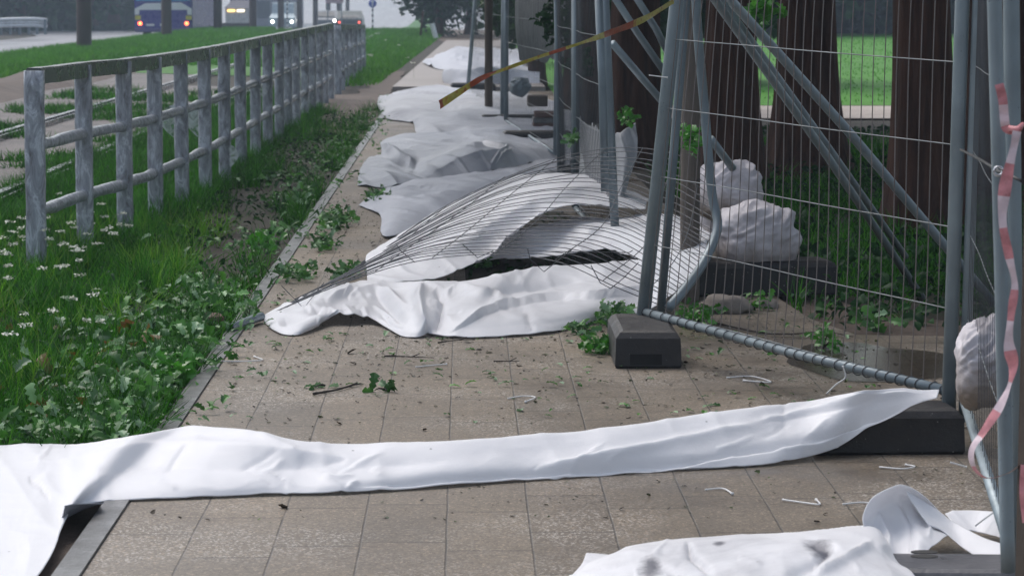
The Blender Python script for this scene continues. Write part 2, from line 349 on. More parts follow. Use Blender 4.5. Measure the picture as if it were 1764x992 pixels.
def n2(x, y, s, o=0.0): return np.array([noise.noise(Vector((a * s + o, b * s, o * 1.7))) for a, b in zip(x, y)])
def grass(x, y, z, h, wd, mat, name, lean=.45, parent=None, origin=None):
    n = len(x); rot = euler_mats(RNG.normal(0, lean * .5, n), RNG.normal(0, lean, n), RNG.uniform(0, 6.28, n))
    P, fs = scatter(BLADE, BLADE_F, np.stack([x, y, np.broadcast_to(z, (n,))], 1), rot, np.stack([wd, h, h], 1))
    return link(name, P, fs, mat, parent, False, origin)
def leaves_mesh(name, pos, size, mat, tmpl=(LEAF, LEAF_F), flat=.7, parent=None, origin=None):
    n = len(pos); rot = euler_mats(RNG.normal(0, flat, n), RNG.normal(0, flat, n), RNG.uniform(0, 6.28, n))
    P, fs = scatter(tmpl[0], tmpl[1], pos, rot, size); return link(name, P, fs, mat, parent, False, origin)
def leaf_clump(c, r, n):
    u = RNG.normal(size=(n, 3)); u /= np.linalg.norm(u, axis=1)[:, None]; u *= (RNG.uniform(0, 1, n) ** .45)[:, None]
    return u * np.array(r) + np.array(c)

# ------------------------------------------------------------------ setting
def sheet(name, pts, z, mat, kind='structure'):
    o = link(name, [(x, y, z) for x, y in pts], [tuple(range(len(pts)))], mat, None, False); return tag(o, kind=kind)
def ragged(x, y0, y1, step, amp, s=1):
    ys = np.arange(y0, y1 + .01, step) if y1 > y0 else np.arange(y0, y1 - .01, -step)
    return [(x(yy) if callable(x) else x) + 0 * yy + amp * noise.noise(Vector((yy * s, s * 3.3, amp))) if False else ((x(yy) if callable(x) else x) + amp * noise.noise(Vector((yy * s, s * 3.3, amp))), yy) for yy in ys]
def terr(x, y):
    z = float(np.interp(y, [0, 130, 160, 200, 240, 450, 1200], [0, 0, -.35, -.9, -.95, 2.6, 7]))
    side = float(np.clip((-11.1 - x) / .5, 0, 1)); return z * float(np.clip((9 - x) / 6, 0, 1)) - .25 * side * float(np.clip((170 - y) / 40, 0, 1))
gx = [-300, -120, -60, -40, -25, -19, -15, -11.6, -11.1, -8, -4, 0, 3, 6, 9, 20, 60, 300]; gy = [-20, 0, 30, 60, 90, 110, 130, 145, 160, 180, 200, 220, 240, 280, 340, 450, 700, 1200]
gv = [(x, y, terr(x, y) - .045) for y in gy for x in gx]; nx_ = len(gx)
tag(link('ground', gv, [(j * nx_ + i, j * nx_ + i + 1, (j + 1) * nx_ + i + 1, (j + 1) * nx_ + i) for j in range(len(gy) - 1) for i in range(nx_ - 1)], M['soil'], None, True), kind='structure')
# paved path, its kerb edge, and the far slab
path_pts = [(-1.0, 4), (3.6, 4), (3.2, 12.6)] + [(2.4, 12.75), (1.75, 12.85), (1.62, 13.5), (1.5, 15.8), (1.45, 22), (1.4, 44), (1.4, 46.5), (-1.0, 46.5)]
o = sheet('path', path_pts, 0, M['paving'])
mb = MB(); mb.box((-1.038, 25.2, -.035), (.072, 42.6, .086)); tag(mb.build('kerb', M['kerb']), kind='structure')
mb = MB(); mb.add([(-1.15, 46.6, .07), (1.3, 46.6, .07), (1.3, 60, .07), (1.6, 98, .05), (-.6, 98, .05), (-1.0, 60, .07),
                   (-1.15, 46.6, -.04), (1.3, 46.6, -.04), (1.3, 60, -.04), (1.6, 98, -.04), (-.6, 98, -.04), (-1.0, 60, -.04)],
                  [(0, 1, 2, 3, 4, 5), (0, 6, 7, 1), (5, 11, 6, 0), (4, 10, 11, 5)])
M['slab'] = m_ground('far_path_concrete', [(.24, .215, .20), (.31, .28, .26)], .6, .55, 30, .2, .1)
tag(mb.build('far_path', M['slab']), kind='structure')
sheet('kerbside_earth', ragged(-1.076, 6, 16, .5, 0) + ragged(-1.45, 16, 6, .5, .12), -.04, M['earth'])
sheet('earth_patch', ragged(-1.05, 30, 46, 1, .05) + ragged(-1.2, 46, 60, 1, .1) + ragged(-1.7, 60, 46, 1, .3) + ragged(-2.3, 45, 33, 1, .5), -.02, M['earth'])
sheet('dirt_crossing', [(-.7, 98.2)] + [(1.8, 98.2), (6, 108), (5, 135), (-3, 135), (-1.2, 110)], -.02, M['earth'])
# tram bed, gravel, bank, road
sheet('gravel_bed', ragged(-3.1, 10, 50, 1.5, .45) + ragged(-5.2, 51, 66, 3, .7) + ragged(-8.3, 66, 10, 2, .5), -.03, M['gravel'])
def strip(name, prof, y0, y1, n, mat, amp=.05, s=.3, kind='structure'):
    v = []; f = []; m = len(prof)
    for j in range(n + 1):
        y = y0 + (y1 - y0) * j / n
        for i, (x, z) in enumerate(prof):
            v.append((x + amp * 3 * noise.noise(Vector((y * s, i * 2.1, 4))), y, z + (amp * noise.noise(Vector((y * s * 2, x, 0))) if 0 < i < m - 1 else 0)))
    for j in range(n):
        for i in range(m - 1): f.append((j * m + i, j * m + i + 1, (j + 1) * m + i + 1, (j + 1) * m + i))
    return tag(link(name, v, f, mat, None, True), kind=kind)
strip('earth_bank', [(-8.6, -.04), (-8.1, .10), (-7.6, .14), (-7.2, .10), (-6.7, -.04)], 25, 64, 50, M['earth'], .08)
M['bank'] = m_ground('bank_turf', [(.03, .10, .012), (.045, .16, .015), (.07, .19, .025)], 1.2, .8, 25, .4)
strip('grass_bank', [(-11.3, -.04), (-11.0, .04), (-10.2, .10), (-9.2, .10), (-8.4, -.04)], 25, 128, 100, M['bank'], .06)
sheet('grass_verge', ragged(-2.6, 55, 130, 3, .3) + ragged(-8.9, 130, 60, 3, 1.2), -.022, M['bank'])
v = []; f = []; ys = list(range(10, 250, 4)) + list(range(250, 460, 15)); k = 12
for y in ys:
    xr = float(np.interp(y, [10, 128, 140, 152, 200, 460], [-11.6, -11.6, -9, 3, 5, 30])); xl = float(np.interp(y, [10, 130, 260, 460], [-19, -19, -40, -60]))
    for i in range(k + 1):
        x = xl + (xr - xl) * i / k; v.append((x, y, terr(x, y) - .045 + .028 + (.02 if y > 128 else 0)))
for j in range(len(ys) - 1):
    for i in range(k): f.append((j * (k + 1) + i, j * (k + 1) + i + 1, (j + 1) * (k + 1) + i + 1, (j + 1) * (k + 1) + i))
tag(link('road', v, f, M['asphalt'], None, True), kind='structure')
v = []; f = []
for j, y in enumerate(range(160, 300, 7)):
    for x in (-5.6 + .012 * (y - 160), -2.6): v.append((x, y, terr(x, y) + .03))
    if j: f.append((2 * j - 2, 2 * j - 1, 2 * j + 1, 2 * j))
tag(link('traffic_island', v, f, M['bank'], None, True), kind='structure')
# right park: soil, park path, lawn
sheet('park_lawn', [(1.4, 41), (60, 39.2), (60, 150), (1.8, 150)], -.02, M['lawn'])
M['ppath'] = m_ground('park_path_gravel', [(.36, .31, .28), (.48, .43, .39)], 1.5, .7, 25, .3, .2)
sheet('park_path', [(1.5, 36.6), (60, 34.6), (60, 39.0), (1.5, 40.8)], -.02, M['ppath'])
sheet('mud_strip', [(1.68, 12.9), (1.56, 14.5), (1.53, 16), (1.75, 15.2), (2.0, 14.1), (2.4, 13.5), (3.4, 13.2), (3.4, 12.8)], -.03, M['earth'])
# shallow puddle on the paving behind the fence
t = NT('puddle_water'); p = t.pos(); M['water'] = t.end(t.bsdf((.045, .037, .026), .2, 0, t.bump(t.noise(p, 18, 3), .06, .01), .6, Alpha=.72).outputs[0])
pc = G(1500, 625); pts = []
for k in range(40):
    a = k / 40 * 6.283; rr = 1 + .28 * noise.noise(Vector((math.cos(a) * 1.5, math.sin(a) * 1.5, 2)))
    pts.append((pc.x + .33 * rr * math.cos(a), pc.y + .62 * rr * math.sin(a)))
sheet('puddle', pts, .004, M['water'])
for i, x in enumerate((-3.5, -5.04)):
    mb = MB()
    for px_, wd, h0, h1 in ((0, .07, .02, .045), (0, .016, -.05, .02), (.09, .02, -.05, .03)):
        mb.box((x + px_, 70, (h0 + h1) / 2), (wd, 124, h1 - h0))
    tag(mb.build('tram_rail', M['steel']), ['wet tram rail nearest to the wrapped railing', 'wet tram rail nearer the grassy bank'][i], 'rail', 'tram rails')

# ------------------------------------------------------------------ verge vegetation
def pick(n, fx, fy, keep):
    x = fx(n); y = fy(n); k = keep(x, y); return x[k], y[k]
def in_view(x, y, m=.06):
    u = (x / y) * F + 800; return (u > -80) & (u < 1850)
# near left verge
x, y = pick(230000, lambda n: RNG.uniform(-3.6, -1.08, n), lambda n: 9.3 + 30 * RNG.uniform(0, 1, n) ** 1.35, in_view)
d1 = n2(x, y, 1.6) + .6 * n2(x, y, 5, 3)
lush = np.clip((-1.45 - x) / .8, 0, 1) * .45 + np.clip((18 - y) / 18, 0, .3)
k = (d1 + lush + RNG.normal(0, .10, len(x)) - .45 * np.exp(-((x + 1.55) / .3) ** 2) * (y > 12.5)) > .20; x, y, d1 = x[k], y[k], d1[k]
h = RNG.uniform(.05, .17, len(x)) * (1 + .5 * np.clip(d1, -.5, 1)); 
tag(grass(x, y, -.04, h * 1.1, RNG.uniform(.0035, .007, len(x)), M['grass'], 'verge_grass'), kind='stuff')
# dark creeping ground cover of leaves on the verge
x, y = pick(15000, lambda n: RNG.uniform(-3.4, -1.12, n), lambda n: 9.3 + 28 * RNG.uniform(0, 1, n) ** 1.3, in_view)
k = (n2(x, y, 1.1, 7) + RNG.normal(0, .15, len(x))) > -.02; x, y = x[k], y[k]
tag(leaves_mesh('ground_ivy', np.stack([x, y, RNG.uniform(-.03, .05, len(x))], 1), RNG.uniform(.02, .045, len(x)), M['dark'], (PLEAF, PLEAF_F), .6), kind='stuff')
# torn green leaves lying along the kerb
def litter(n, fx, fy, z=(-.02, .05), size=(.04, .085), mat='oak', name='torn_leaf_litter', flat=.55, cond=None):
    x, y = pick(n, fx, fy, in_view)
    if cond is not None: k = cond(x, y); x, y = x[k], y[k]
    return tag(leaves_mesh(name, np.stack([x, y, RNG.uniform(z[0], z[1], len(x))], 1), RNG.uniform(size[0], size[1], len(x)), M[mat], flat=flat), kind='stuff')
x, y = pick(16000, lambda n: RNG.uniform(-3.6, -1.5, n), lambda n: RNG.uniform(9.3, 19, n), in_view)
k = (n2(x, y, 2.6, 31) + RNG.normal(0, .08, len(x))) > .16; x, y = x[k], y[k]
tag(grass(x, y, -.04, RNG.uniform(.14, .27, len(x)), RNG.uniform(.004, .007, len(x)), m_leaf('tall_grass_blades', [(.05, .19, .01), (.09, .28, .015), (.15, .34, .03), (.16, .24, .06)], .5, .4, .2, .7), 'tall_grass', .55), kind='stuff')
litter(2000, lambda n: -1.1 - np.abs(RNG.normal(0, .27, n)), lambda n: 9.3 + 5.2 * RNG.uniform(0, 1, n) ** 1.2, (-.01, .10), (.025, .085), cond=lambda x, y: n2(x, y, 2.5, 9) > -.15)
litter(800, lambda n: -1.1 - np.abs(RNG.normal(0, .35, n)), lambda n: RNG.uniform(14, 30, n), (-.02, .07), cond=lambda x, y: n2(x, y, 1.5, 5) > -.05)
litter(900, lambda n: RNG.normal(-1.03, .10, n), lambda n: 9.3 + 34 * RNG.uniform(0, 1, n) ** 1.3, (.0, .06), (.025, .065), cond=lambda x, y: (n2(x, y, 2.2, 14) > -.1) & (x < -.78))
litter(60, lambda n: -1.2 - np.abs(RNG.normal(0, .35, n)), lambda n: RNG.uniform(9.6, 13, n), (.0, .06), (.06, .11), 'brownleaf', 'brown_leaf_litter', .8)
# grass beyond the railing up to the gravel, clumpy
x, y = pick(60000, lambda n: RNG.uniform(-6.3, -2.6, n), lambda n: RNG.uniform(18, 48, n), in_view)
k = (n2(x, y, .55, 2) + .4 * n2(x, y, 2, 3) + np.clip((-3.3 - x) * -.5, -.25, .4)) > .05; x, y = x[k], y[k]
tag(grass(x, y, -.04, RNG.uniform(.06, .15, len(x)), RNG.uniform(.009, .015, len(x)), M['grass'], 'tramside_grass'), kind='stuff')
# bank between tram and road
x, y = pick(90000, lambda n: RNG.uniform(-11.2, -8.3, n), lambda n: RNG.uniform(50, 128, n), in_view)
tag(grass(x, y, .03, RNG.uniform(.10, .24, len(x)), RNG.uniform(.02, .035, len(x)), M['grassb'], 'bank_grass'), kind='stuff')
x, y = pick(60000, lambda n: RNG.uniform(-8.5, -.9, n), lambda n: RNG.uniform(50, 135, n), lambda x, y: in_view(x, y) & (x < -1.5 + (y - 50) * .010) & ((x > -2.9) | (y > 62)))
k = (n2(x, y, .3, 2) > -.25) | (x > -2.9); x, y = x[k], y[k]
tag(grass(x, y, -.03, RNG.uniform(.08, .2, len(x)), RNG.uniform(.018, .03, len(x)), M['grassb'], 'far_verge_grass'), kind='stuff')
# right: park edge undergrowth and lawn
x, y = pick(60000, lambda n: RNG.uniform(1.6, 6.5, n), lambda n: 12.9 + 17 * RNG.uniform(0, 1, n) ** 1.2, lambda x, y: in_view(x, y) & (x > 1.7 + .15 * np.sin(y * 3)))
k = (n2(x, y, 1.0, 12) + .5 * n2(x, y, 4, 3)) > -.12; k &= (y > 13.7) | (x > 3); x, y = x[k], y[k]
tag(grass(x, y, -.04, RNG.uniform(.08, .24, len(x)), RNG.uniform(.005, .010, len(x)), M['grass'], 'park_edge_grass', .6), kind='stuff')
x, y = pick(16000, lambda n: RNG.uniform(1.65, 7, n), lambda n: RNG.uniform(13.2, 34, n), in_view)
k = (n2(x, y, .9, 21) + RNG.normal(0, .1, len(x))) > -.08; x, y = x[k], y[k]
zz = RNG.uniform(0, .16, len(x)) * (1 + n2(x, y, 1.2, 4)) * np.clip((34 - y) / 12, .1, 1)
tag(leaves_mesh('park_undergrowth', np.stack([x, y, zz - .03], 1), RNG.uniform(.04, .09, len(x)), M['dark'], (PLEAF, PLEAF_F), .7), kind='stuff')
x, y = pick(30000, lambda n: RNG.uniform(1.8, 30, n), lambda n: RNG.uniform(41.5, 110, n), in_view)
tag(grass(x, y, -.02, RNG.uniform(.02, .06, len(x)), RNG.uniform(.012, .025, len(x)), m_leaf('lawn_blades', [(.05, .21, .012), (.075, .28, .018), (.11, .34, .03)], .5, .35), 'lawn_grass'), kind='stuff')
# white umbel flowers on the verge
def flowers(px0, px1, py0, py1, n, label, sc=1.0):
    for i in range(n):
        g = G(random.uniform(px0, px1), random.uniform(py0, py1) + random.uniform(15, 45)); h = random.uniform(.11, .24) * sc
        root = thing('umbel_flower', label, 'flower', g, 'white umbel flowers in the verge grass')
        top = g + Vector((random.uniform(-.03, .03), random.uniform(-.03, .03), h)); st = MB(); st.tube([g, (g + top) / 2 + Vector((.01, 0, 0)), top], .0015, 4, False)
        st.build('stem', M['bright'], root, True); m = random.randint(18, 34); R_ = random.uniform(.018, .034) * sc
        hp = []
        for k in range(m):
            a = random.uniform(0, 6.28); rr = R_ * math.sqrt(random.random()); hp.append((top.x + rr * math.cos(a), top.y + rr * math.sin(a), top.z + random.uniform(-.004, .008)))
        tag(leaves_mesh('flower_head', np.array(hp), RNG.uniform(.008, .014, m) * sc, M['flower'], (QLEAF, QLEAF_F), .5, root), kind='stuff')
flowers(0, 150, 400, 500, 30, 'white umbel flower around the foot of the first railing post')
flowers(80, 240, 370, 440, 14, 'white umbel flower just right of the first railing post')
flowers(0, 200, 560, 640, 8, 'white umbel flower low in the near grass')
flowers(560, 720, 60, 110, 0 or 14, 'pale flower head in the far verge beyond the railing', 1.6)

# ------------------------------------------------------------------ utility poles, trees, far traffic
for i, (px, Y) in enumerate([(149, 79), (290, 102), (378, 123), (438, 143), (486, 165), (518, 184), (545, 203), (567, 223), (585, 243), (600, 262)]):
    x = XP(px, Y); r = .205 if i == 0 else .185
    mb = MB(); mb.tube([(x, Y, terr(x, Y) - .2), (x, Y, terr(x, Y) + .25), (x + .02, Y, 4), (x + .03, Y, 9)], [r * 1.12, r, r * .95, r * .8], 14)
    lab = ['thick dark pole on the grass bank, nearest the camera', 'dark pole standing in front of the blue bus', 'dark pole just right of the blue bus', 'dark pole just right of the lit kiosk',
           'dark pole between the headlights of the oncoming van'] 
    o = mb.build('utility_pole', M['pole'], None, True)
    tag(o, lab[i] if i < 5 else 'slim far pole, %s in the row counting from the camera' % ['sixth', 'seventh', 'eighth', 'ninth', 'last'][i - 5], 'pole', 'row of dark poles along the road')

def tree(loc, h, r, trunk_r, label, group, name='deciduous_tree', n=2200, ls=.35, mat='crown', z0=2.2, rz=None, trunkmat='bark', clumps=26, lean=0, flare=1.6, bark_amp=.06):
    root = thing(name, label, 'tree', loc, group); x, y, z = loc; v = []; f = []; m = 26; S = 30
    for j in range(S + 1):
        tt = j / S; zz = z - .15 + (h * .6 + .15) * tt; rr = trunk_r * (1 - .45 * tt) * (1 + (flare - 1) * math.exp(-max(0, zz - z) * 2.2))
        for k in range(m):
            a = 6.2832 * k / m; ra = rr * (1 + bark_amp * math.sin(a * 7 + 2 * noise.noise(Vector((zz * .4, 1, x)))) + .10 * noise.noise(Vector((math.cos(a) * 1.6, math.sin(a) * 1.6, zz * .5 + x))))
            v.append((x + lean * (zz - z) + ra * math.cos(a), y + ra * math.sin(a), zz))
    for j in range(S):
        for k in range(m): f.append((j * m + k, j * m + (k + 1) % m, (j + 1) * m + (k + 1) % m, (j + 1) * m + k))
    link('trunk', v, f, M[trunkmat], root)
    limbs = MB(); rz = rz or (h - z0) / 2; cz = z + z0 + rz; P = []
    for i in range(clumps):
        a = random.uniform(0, 6.28); q = random.uniform(-.9, .95); rr = r * math.sqrt(max(.05, 1 - q * q)) * random.uniform(.45, 1)
        c = (x + rr * math.cos(a), y + rr * math.sin(a), cz + q * rz * .9)
        if i % 3 == 0: limbs.tube([(x + lean * h * .4, y, z + h * .35), ((x + c[0]) / 2, (y + c[1]) / 2, (cz + c[2]) / 2 - .3), c], [trunk_r * .35, trunk_r * .2, .03], 6, False)
        s_ = random.uniform(.28, .5); P.append(leaf_clump(c, (r * s_, r * s_, rz * s_ * .8), n // clumps))
    limbs.build('limb', M[trunkmat], root, True)
    P = np.concatenate(P); leaves_mesh('crown', P, RNG.uniform(ls * .6, ls * 1.3, len(P)), M[mat], (QLEAF, QLEAF_F), 1.0, root)
    return root
# park trees on the right: trunks in view, crowns above the frame shading them
TG = 'thick trunked trees in the park behind the fence'
for (px, Y, wpx, lean, lab) in [
    (1258, 22.5, 88, .00, 'dark trunk seen just right of the leaning fence posts'),
    (1394, 24.5, 104, -.02, 'thick dark trunk left of the bright lawn gap'),
    (1600, 18.6, 104, -.035, 'thick flaring trunk right of the bright lawn gap'),
    (1092, 26.5, 84, 0.01, 'dark trunk behind the hanging grey tarp'),
    (1010, 36, 66, 0, 'dark trunk left of the second fence corner, behind the mesh'),
    (1740, 21, 120, 0, 'dark trunk behind the right hand fence corner'),
    (1325, 33, 0, 0, ''), ]:
    if not wpx: continue
    x = XP(px, Y); tree((x, Y, 0), 9.5, 3.4, wpx / F * Y / 2, lab, TG, 'park_tree', 3400, .40, 'crown', 3.3, flare=1.6, lean=lean, bark_amp=.11)
for (X, Y, lab) in [(5.5, 30, 'park tree farther back, right of the lawn gap'), (10.5, 36, 'park tree standing beyond the right hand trunk'), (4.2, 14.6, 'park tree just outside the right fence corner')]:
    tree((X, Y, 0), 10, 3.8, .3, lab, TG, 'park_tree', 3000, .42, 'crown', 3.6)
for i, (X, Y, rr) in enumerate([(4.5, 52, 2.6), (3.3, 66, 2.4), (2.6, 84, 2.4)]):
    tree((X, Y, 0), 8, rr, .2, ['dark bushy tree beyond the far fence, nearest of three', 'dark bushy tree beyond the far fence, middle of three', 'dark bushy tree beyond the far fence, farthest of three'][i], 'dark trees beyond the far fence', 'bushy_tree', 3600, .30, 'dark', .35, clumps=34)
# tree with drooping boughs over the path end
tree((XP(757, 112), 112, 0), 7, 1.75, .13, 'dark tree with low drooping boughs at the end of the path', None, 'bushy_tree', 9000, .15, 'dark', .25, clumps=44)
tree((XP(812, 118), 118, 0), 8, 2.3, .2, 'dark tree behind the drooping tree at the path end', None, 'bushy_tree', 7000, .2, 'dark', .1, clumps=40)
for px, Y, l in ((925, 50, 'dark leafy tree behind the far mesh fence, left one'), (990, 40, 'dark leafy tree behind the far mesh fence, right one')):
    tree((XP(px, Y), Y, 0), 6, 1.3, .12, l, None, 'bushy_tree', 5000, .14, 'dark', .7, clumps=36)
# hedge-like trees behind the lawn
for i in range(9):
    X = 6 + i * 6.2; tree((X, 112 + (i % 3) * 5, 0), 10, 5.2, .3, 'dark tree closing off the lawn, %s from the left' % ['first', 'second', 'third', 'fourth', 'fifth', 'sixth', 'seventh', 'eighth', 'last'][i], 'dark trees closing off the lawn', 'bushy_tree', 3000, .6, 'dark', .15, clumps=34)
# left roadside trees
for i in range(8):
    Y = 152 + (i % 3) * 14 + i * 4; px = -80 + i * 40
    tree((XP(px, Y), Y, -.1), 13, 4.6, .3, 'misty roadside tree across the road, %s from the left' % ['first', 'second', 'third', 'fourth', 'fifth', 'sixth', 'seventh', 'last'][i], 'misty trees across the road', 'roadside_tree', 4200, .62, 'dark', .1, clumps=44)
def thicket(name, n, x0, x1, y0, y1, z1, ls, mat):
    x = RNG.uniform(x0, x1, n); y = RNG.uniform(y0, y1, n); zt = z1 * (.75 + .5 * np.array([noise.noise(Vector((a * .22, 3, 1))) for a in x]))
    z = np.array([terr(a, b) for a, b in zip(x, y)]) + RNG.uniform(0, 1, n) * zt
    tag(leaves_mesh(name, np.stack([x, y, z], 1), RNG.uniform(ls * .6, ls * 1.3, n), M[mat], (QLEAF, QLEAF_F), 1.0), kind='stuff')
thicket('roadside_thicket', 12000, -52, -19.5, 205, 216, 6.5, .8, 'dark')
thicket('park_thicket', 11000, 5, 42, 120, 127, 7, .7, 'dark')
thicket('park_edge_thicket', 5000, 1.5, 7, 136, 142, 7, .7, 'dark')
# a tree line far behind the junction, half lost in the rain
for i in range(5):
    tree((-98 + i * 11.5, 330 + (i * 37 % 23), 0), 14, 7, .4, 'faint tree beyond the junction, %s from the left' % ['first', 'second', 'third', 'fourth', 'fifth', 'sixth', 'seventh', 'eighth', 'ninth', 'tenth', 'eleventh', 'last'][i if i < 4 else 11], 'faint trees beyond the junction', 'distant_tree', 900, 1.4, 'crown', 1.0, clumps=20)

# bus
BY = 122; bx = XP(285, BY); bz = -.27
bus = thing('bus', 'blue and white city bus driving away with red tail lamps lit', 'bus', (bx, BY, bz))
M['busblue'] = m_simple('bus_blue', (.035, .035, .22), .3, 0, .1); M['buswhite'] = m_simple('bus_white', (.62, .66, .66), .35, 0, .06); M['busglass'] = m_simple('bus_rear_window', (.06, .30, .52), .25, 0, .1)
M['black'] = m_simple('black_plastic', (.02, .02, .022), .4, 0, .2); M['yel'] = m_simple('yellow_sticker', (.45, .45, .05), .5, 0, .3)
W2 = 1.21
mb = MB(); mb.box((bx, BY + 6, bz + 1.75), (W2 * 2, 12, 2.85), None, .09); smooth_by_angle(mb.build('body', M['busblue'], bus))
mb = MB(); mb.add([(bx - W2 + .02, BY - .012, bz + 1.02), (bx - W2 + .02, BY - .012, bz + 1.27), (bx - .75, BY - .012, bz + 1.50), (bx + .75, BY - .012, bz + 1.53), (bx + W2 - .02, BY - .012, bz + 1.27), (bx + W2 - .02, BY - .012, bz + 1.02), (bx + W2 - .2, BY - .012, bz + 1.02), (bx + W2 - .22, BY - .012, bz + 1.22), (bx - W2 + .22, BY - .012, bz + 1.22), (bx - W2 + .2, BY - .012, bz + 1.02)], [(0, 1, 8, 9), (1, 2, 3, 4, 7, 8), (4, 5, 6, 7)]); mb.build('white_band', M['buswhite'], bus)
mb = MB(); mb.box((bx, BY - .01, bz + 2.05), (2.3, .03, .92), None, .01); mb.build('rear_window', M['busglass'], bus)
M['tail'] = m_emit('lit_tail_lamp', (1, .10, .03), 9, (.5, .02, .02))
for s in (-1, 1):
    mb = MB(); mb.tube([(bx + s * .97, BY - .05, bz + .66), (bx + s * .97, BY - .0, bz + .66)], .075, 14); mb.build('tail_lamp', M['tail'], bus, True)
    mb = MB(); mb.box((bx + s * 1.06, BY - .012, bz + .90), (.24, .02, .18)); mb.build('sticker', M['yel'], bus)
    mb = MB(); mb.tube([(bx + s * .98 - .14, BY + 2.8, bz + .48), (bx + s * .98 + .14, BY + 2.8, bz + .48)], .48, 20); mb.build('wheel', M['black'], bus, True)
    mb = MB(); mb.tube([(bx + s * .98 - .14, BY + 9.2, bz + .48), (bx + s * .98 + .14, BY + 9.2, bz + .48)], .48, 20); mb.build('wheel', M['black'], bus, True)
mb = MB(); mb.box((bx, BY - .03, bz + .38), (2.36, .08, .16), None, .02); mb.build('bumper', m_simple('bus_bumper', (.05, .045, .16), .4), bus)
mb = MB(); mb.box((bx - .55, BY - .012, bz + .60), (.34, .02, .09)); mb.build('number_plate', M['buswhite'], bus)
mb = MB(); mb.box((bx - .08, BY - .012, bz + .60), (.12, .02, .11)); mb.build('badge', M['buswhite'], bus)
# spray behind the wheels
# cars
def car(px, Y, heading, col, label, lamps=None, zb=None, van=False):
    x = XP(px, Y); zb = terr(x, Y) - .02; c = thing('van' if van else 'car', label, 'van' if van else 'car', (x, Y, zb)); hw = .9; L = 4.4; H = 1.45 if not van else 2.0
    prof = [(0, .3), (0, .75), (.15, .85), (.9, .95), (1.5, H - .08), (1.9, H), (3.5, H), (4.15, .98), (4.4, .9), (4.4, .3)] if not van else [(0, .3), (0, .95), (.25, 1.05), (.8, 1.25), (1.3, H - .05), (1.6, H), (4.3, H), (4.4, .9), (4.4, .3)]
    v = []; f = []; m = len(prof)
    for s, ins in ((-1, 0), (-1, 1), (1, 1), (1, 0)):
        pass
    for s in (-1, 1):
        for (a, z) in prof:
            yy = a if heading < 0 else L - a
            v.append((x + s * (hw - (.14 if z > 1.05 else 0)), Y + yy, zb + z))
    for i in range(m - 1): f.append((i, i + 1, m + i + 1, m + i))
    f.append((m - 1, 0, m, 2 * m - 1)); f.append(tuple(range(m))[::-1]); f.append(tuple(range(m, 2 * m)))
    link('body', v, f, m_simple('car_paint', col, .25, .2, .05), c, False)
    g = MB(); zz0, zz1 = (1.0, H - .1)
    yy = .93 if heading < 0 else .42
    ya, yb = (Y + .9, Y + 1.48) if heading < 0 else (Y + .25, Y + .86)
    g.add([(x - .68, ya - .03, zb + zz0), (x + .68, ya - .03, zb + zz0), (x + .62, yb - .04, zb + zz1), (x - .62, yb - .04, zb + zz1)], [(0, 1, 2, 3)])
    g.build('windscreen' if heading < 0 else 'rear_window', M['black'], c)
    for s in (-1, 1):
        q = MB(); q.tube([(x + s * .68, Y - .06, zb + .68), (x + s * .68, Y + .01, zb + .68)], .085 if heading < 0 else .07, 12)
        q.build('headlight' if heading < 0 else 'tail_light', lamps, c, True)
        for yw in (.8, 3.5):
            q = MB(); q.tube([(x + s * .78 - .1, Y + yw, zb + .32), (x + s * .78 + .1, Y + yw, zb + .32)], .32, 16); q.build('wheel', M['black'], c, True)
M['head'] = m_emit('lit_headlight', (1, .97, .9), 14); M['tail2'] = m_emit('far_tail_light', (1, .12, .08), 3, (.5, .05, .05))
car(488, 205, -1, (.25, .33, .38), 'oncoming pale van with both headlights lit', M['head'], van=True)
car(562, 215, -1, (.12, .13, .15), 'oncoming dark car behind the poles with its headlights lit', M['head'])
car(603, 200, 1, (.02, .035, .035), 'dark car driving away with red tail lights', M['tail2'])
# kiosk with lit windows
KY = 185; kx = XP(411, KY)
kb = terr(kx, KY)
k = thing('kiosk', 'small pale kiosk with lit windows and sloping grey roof', 'building', (kx, KY, kb))
mb = MB(); mb.box((kx, KY + 1.5, (kb + .76) / 2), (1.5, 2.6, .76 - kb)); mb.build('wall', m_simple('kiosk_wall', (.62, .63, .62), .6), k)
mb = MB(); a, c_ = .85, .765
mb.add([(kx - a, KY - .0, c_), (kx + a + .2, KY - .0, c_), (kx + a + .2, KY + 3, c_), (kx - a, KY + 3, c_), (kx - .35, KY + .6, c_ + .5), (kx + .9, KY + .6, c_ + .5), (kx + .9, KY + 2.6, c_ + .5), (kx - .35, KY + 2.6, c_ + .5)], [(0, 1, 5, 4), (1, 2, 6, 5), (2, 3, 7, 6), (3, 0, 4, 7), (4, 5, 6, 7), (0, 3, 2, 1)])
mb.build('roof', m_simple('kiosk_roof', (.13, .12, .16), .5), k)
M['warm'] = m_emit('lit_window_warm', (1, .62, .18), 2.6); M['cool'] = m_emit('lit_window_pale', (1, .86, .62), 2.4)
for dx, mm in ((-.38, 'warm'), (.22, 'cool')):
    mb = MB(); mb.box((kx + dx, KY + .17, .62), (.46, .04, .13)); mb.build('window', M[mm], k)
mb = MB(); mb.box((kx, KY - 2, -.5), (2.4, .25, .72)); tag(mb.build('low_wall', M['pole']), 'low dark wall in front of the lit kiosk', 'wall')
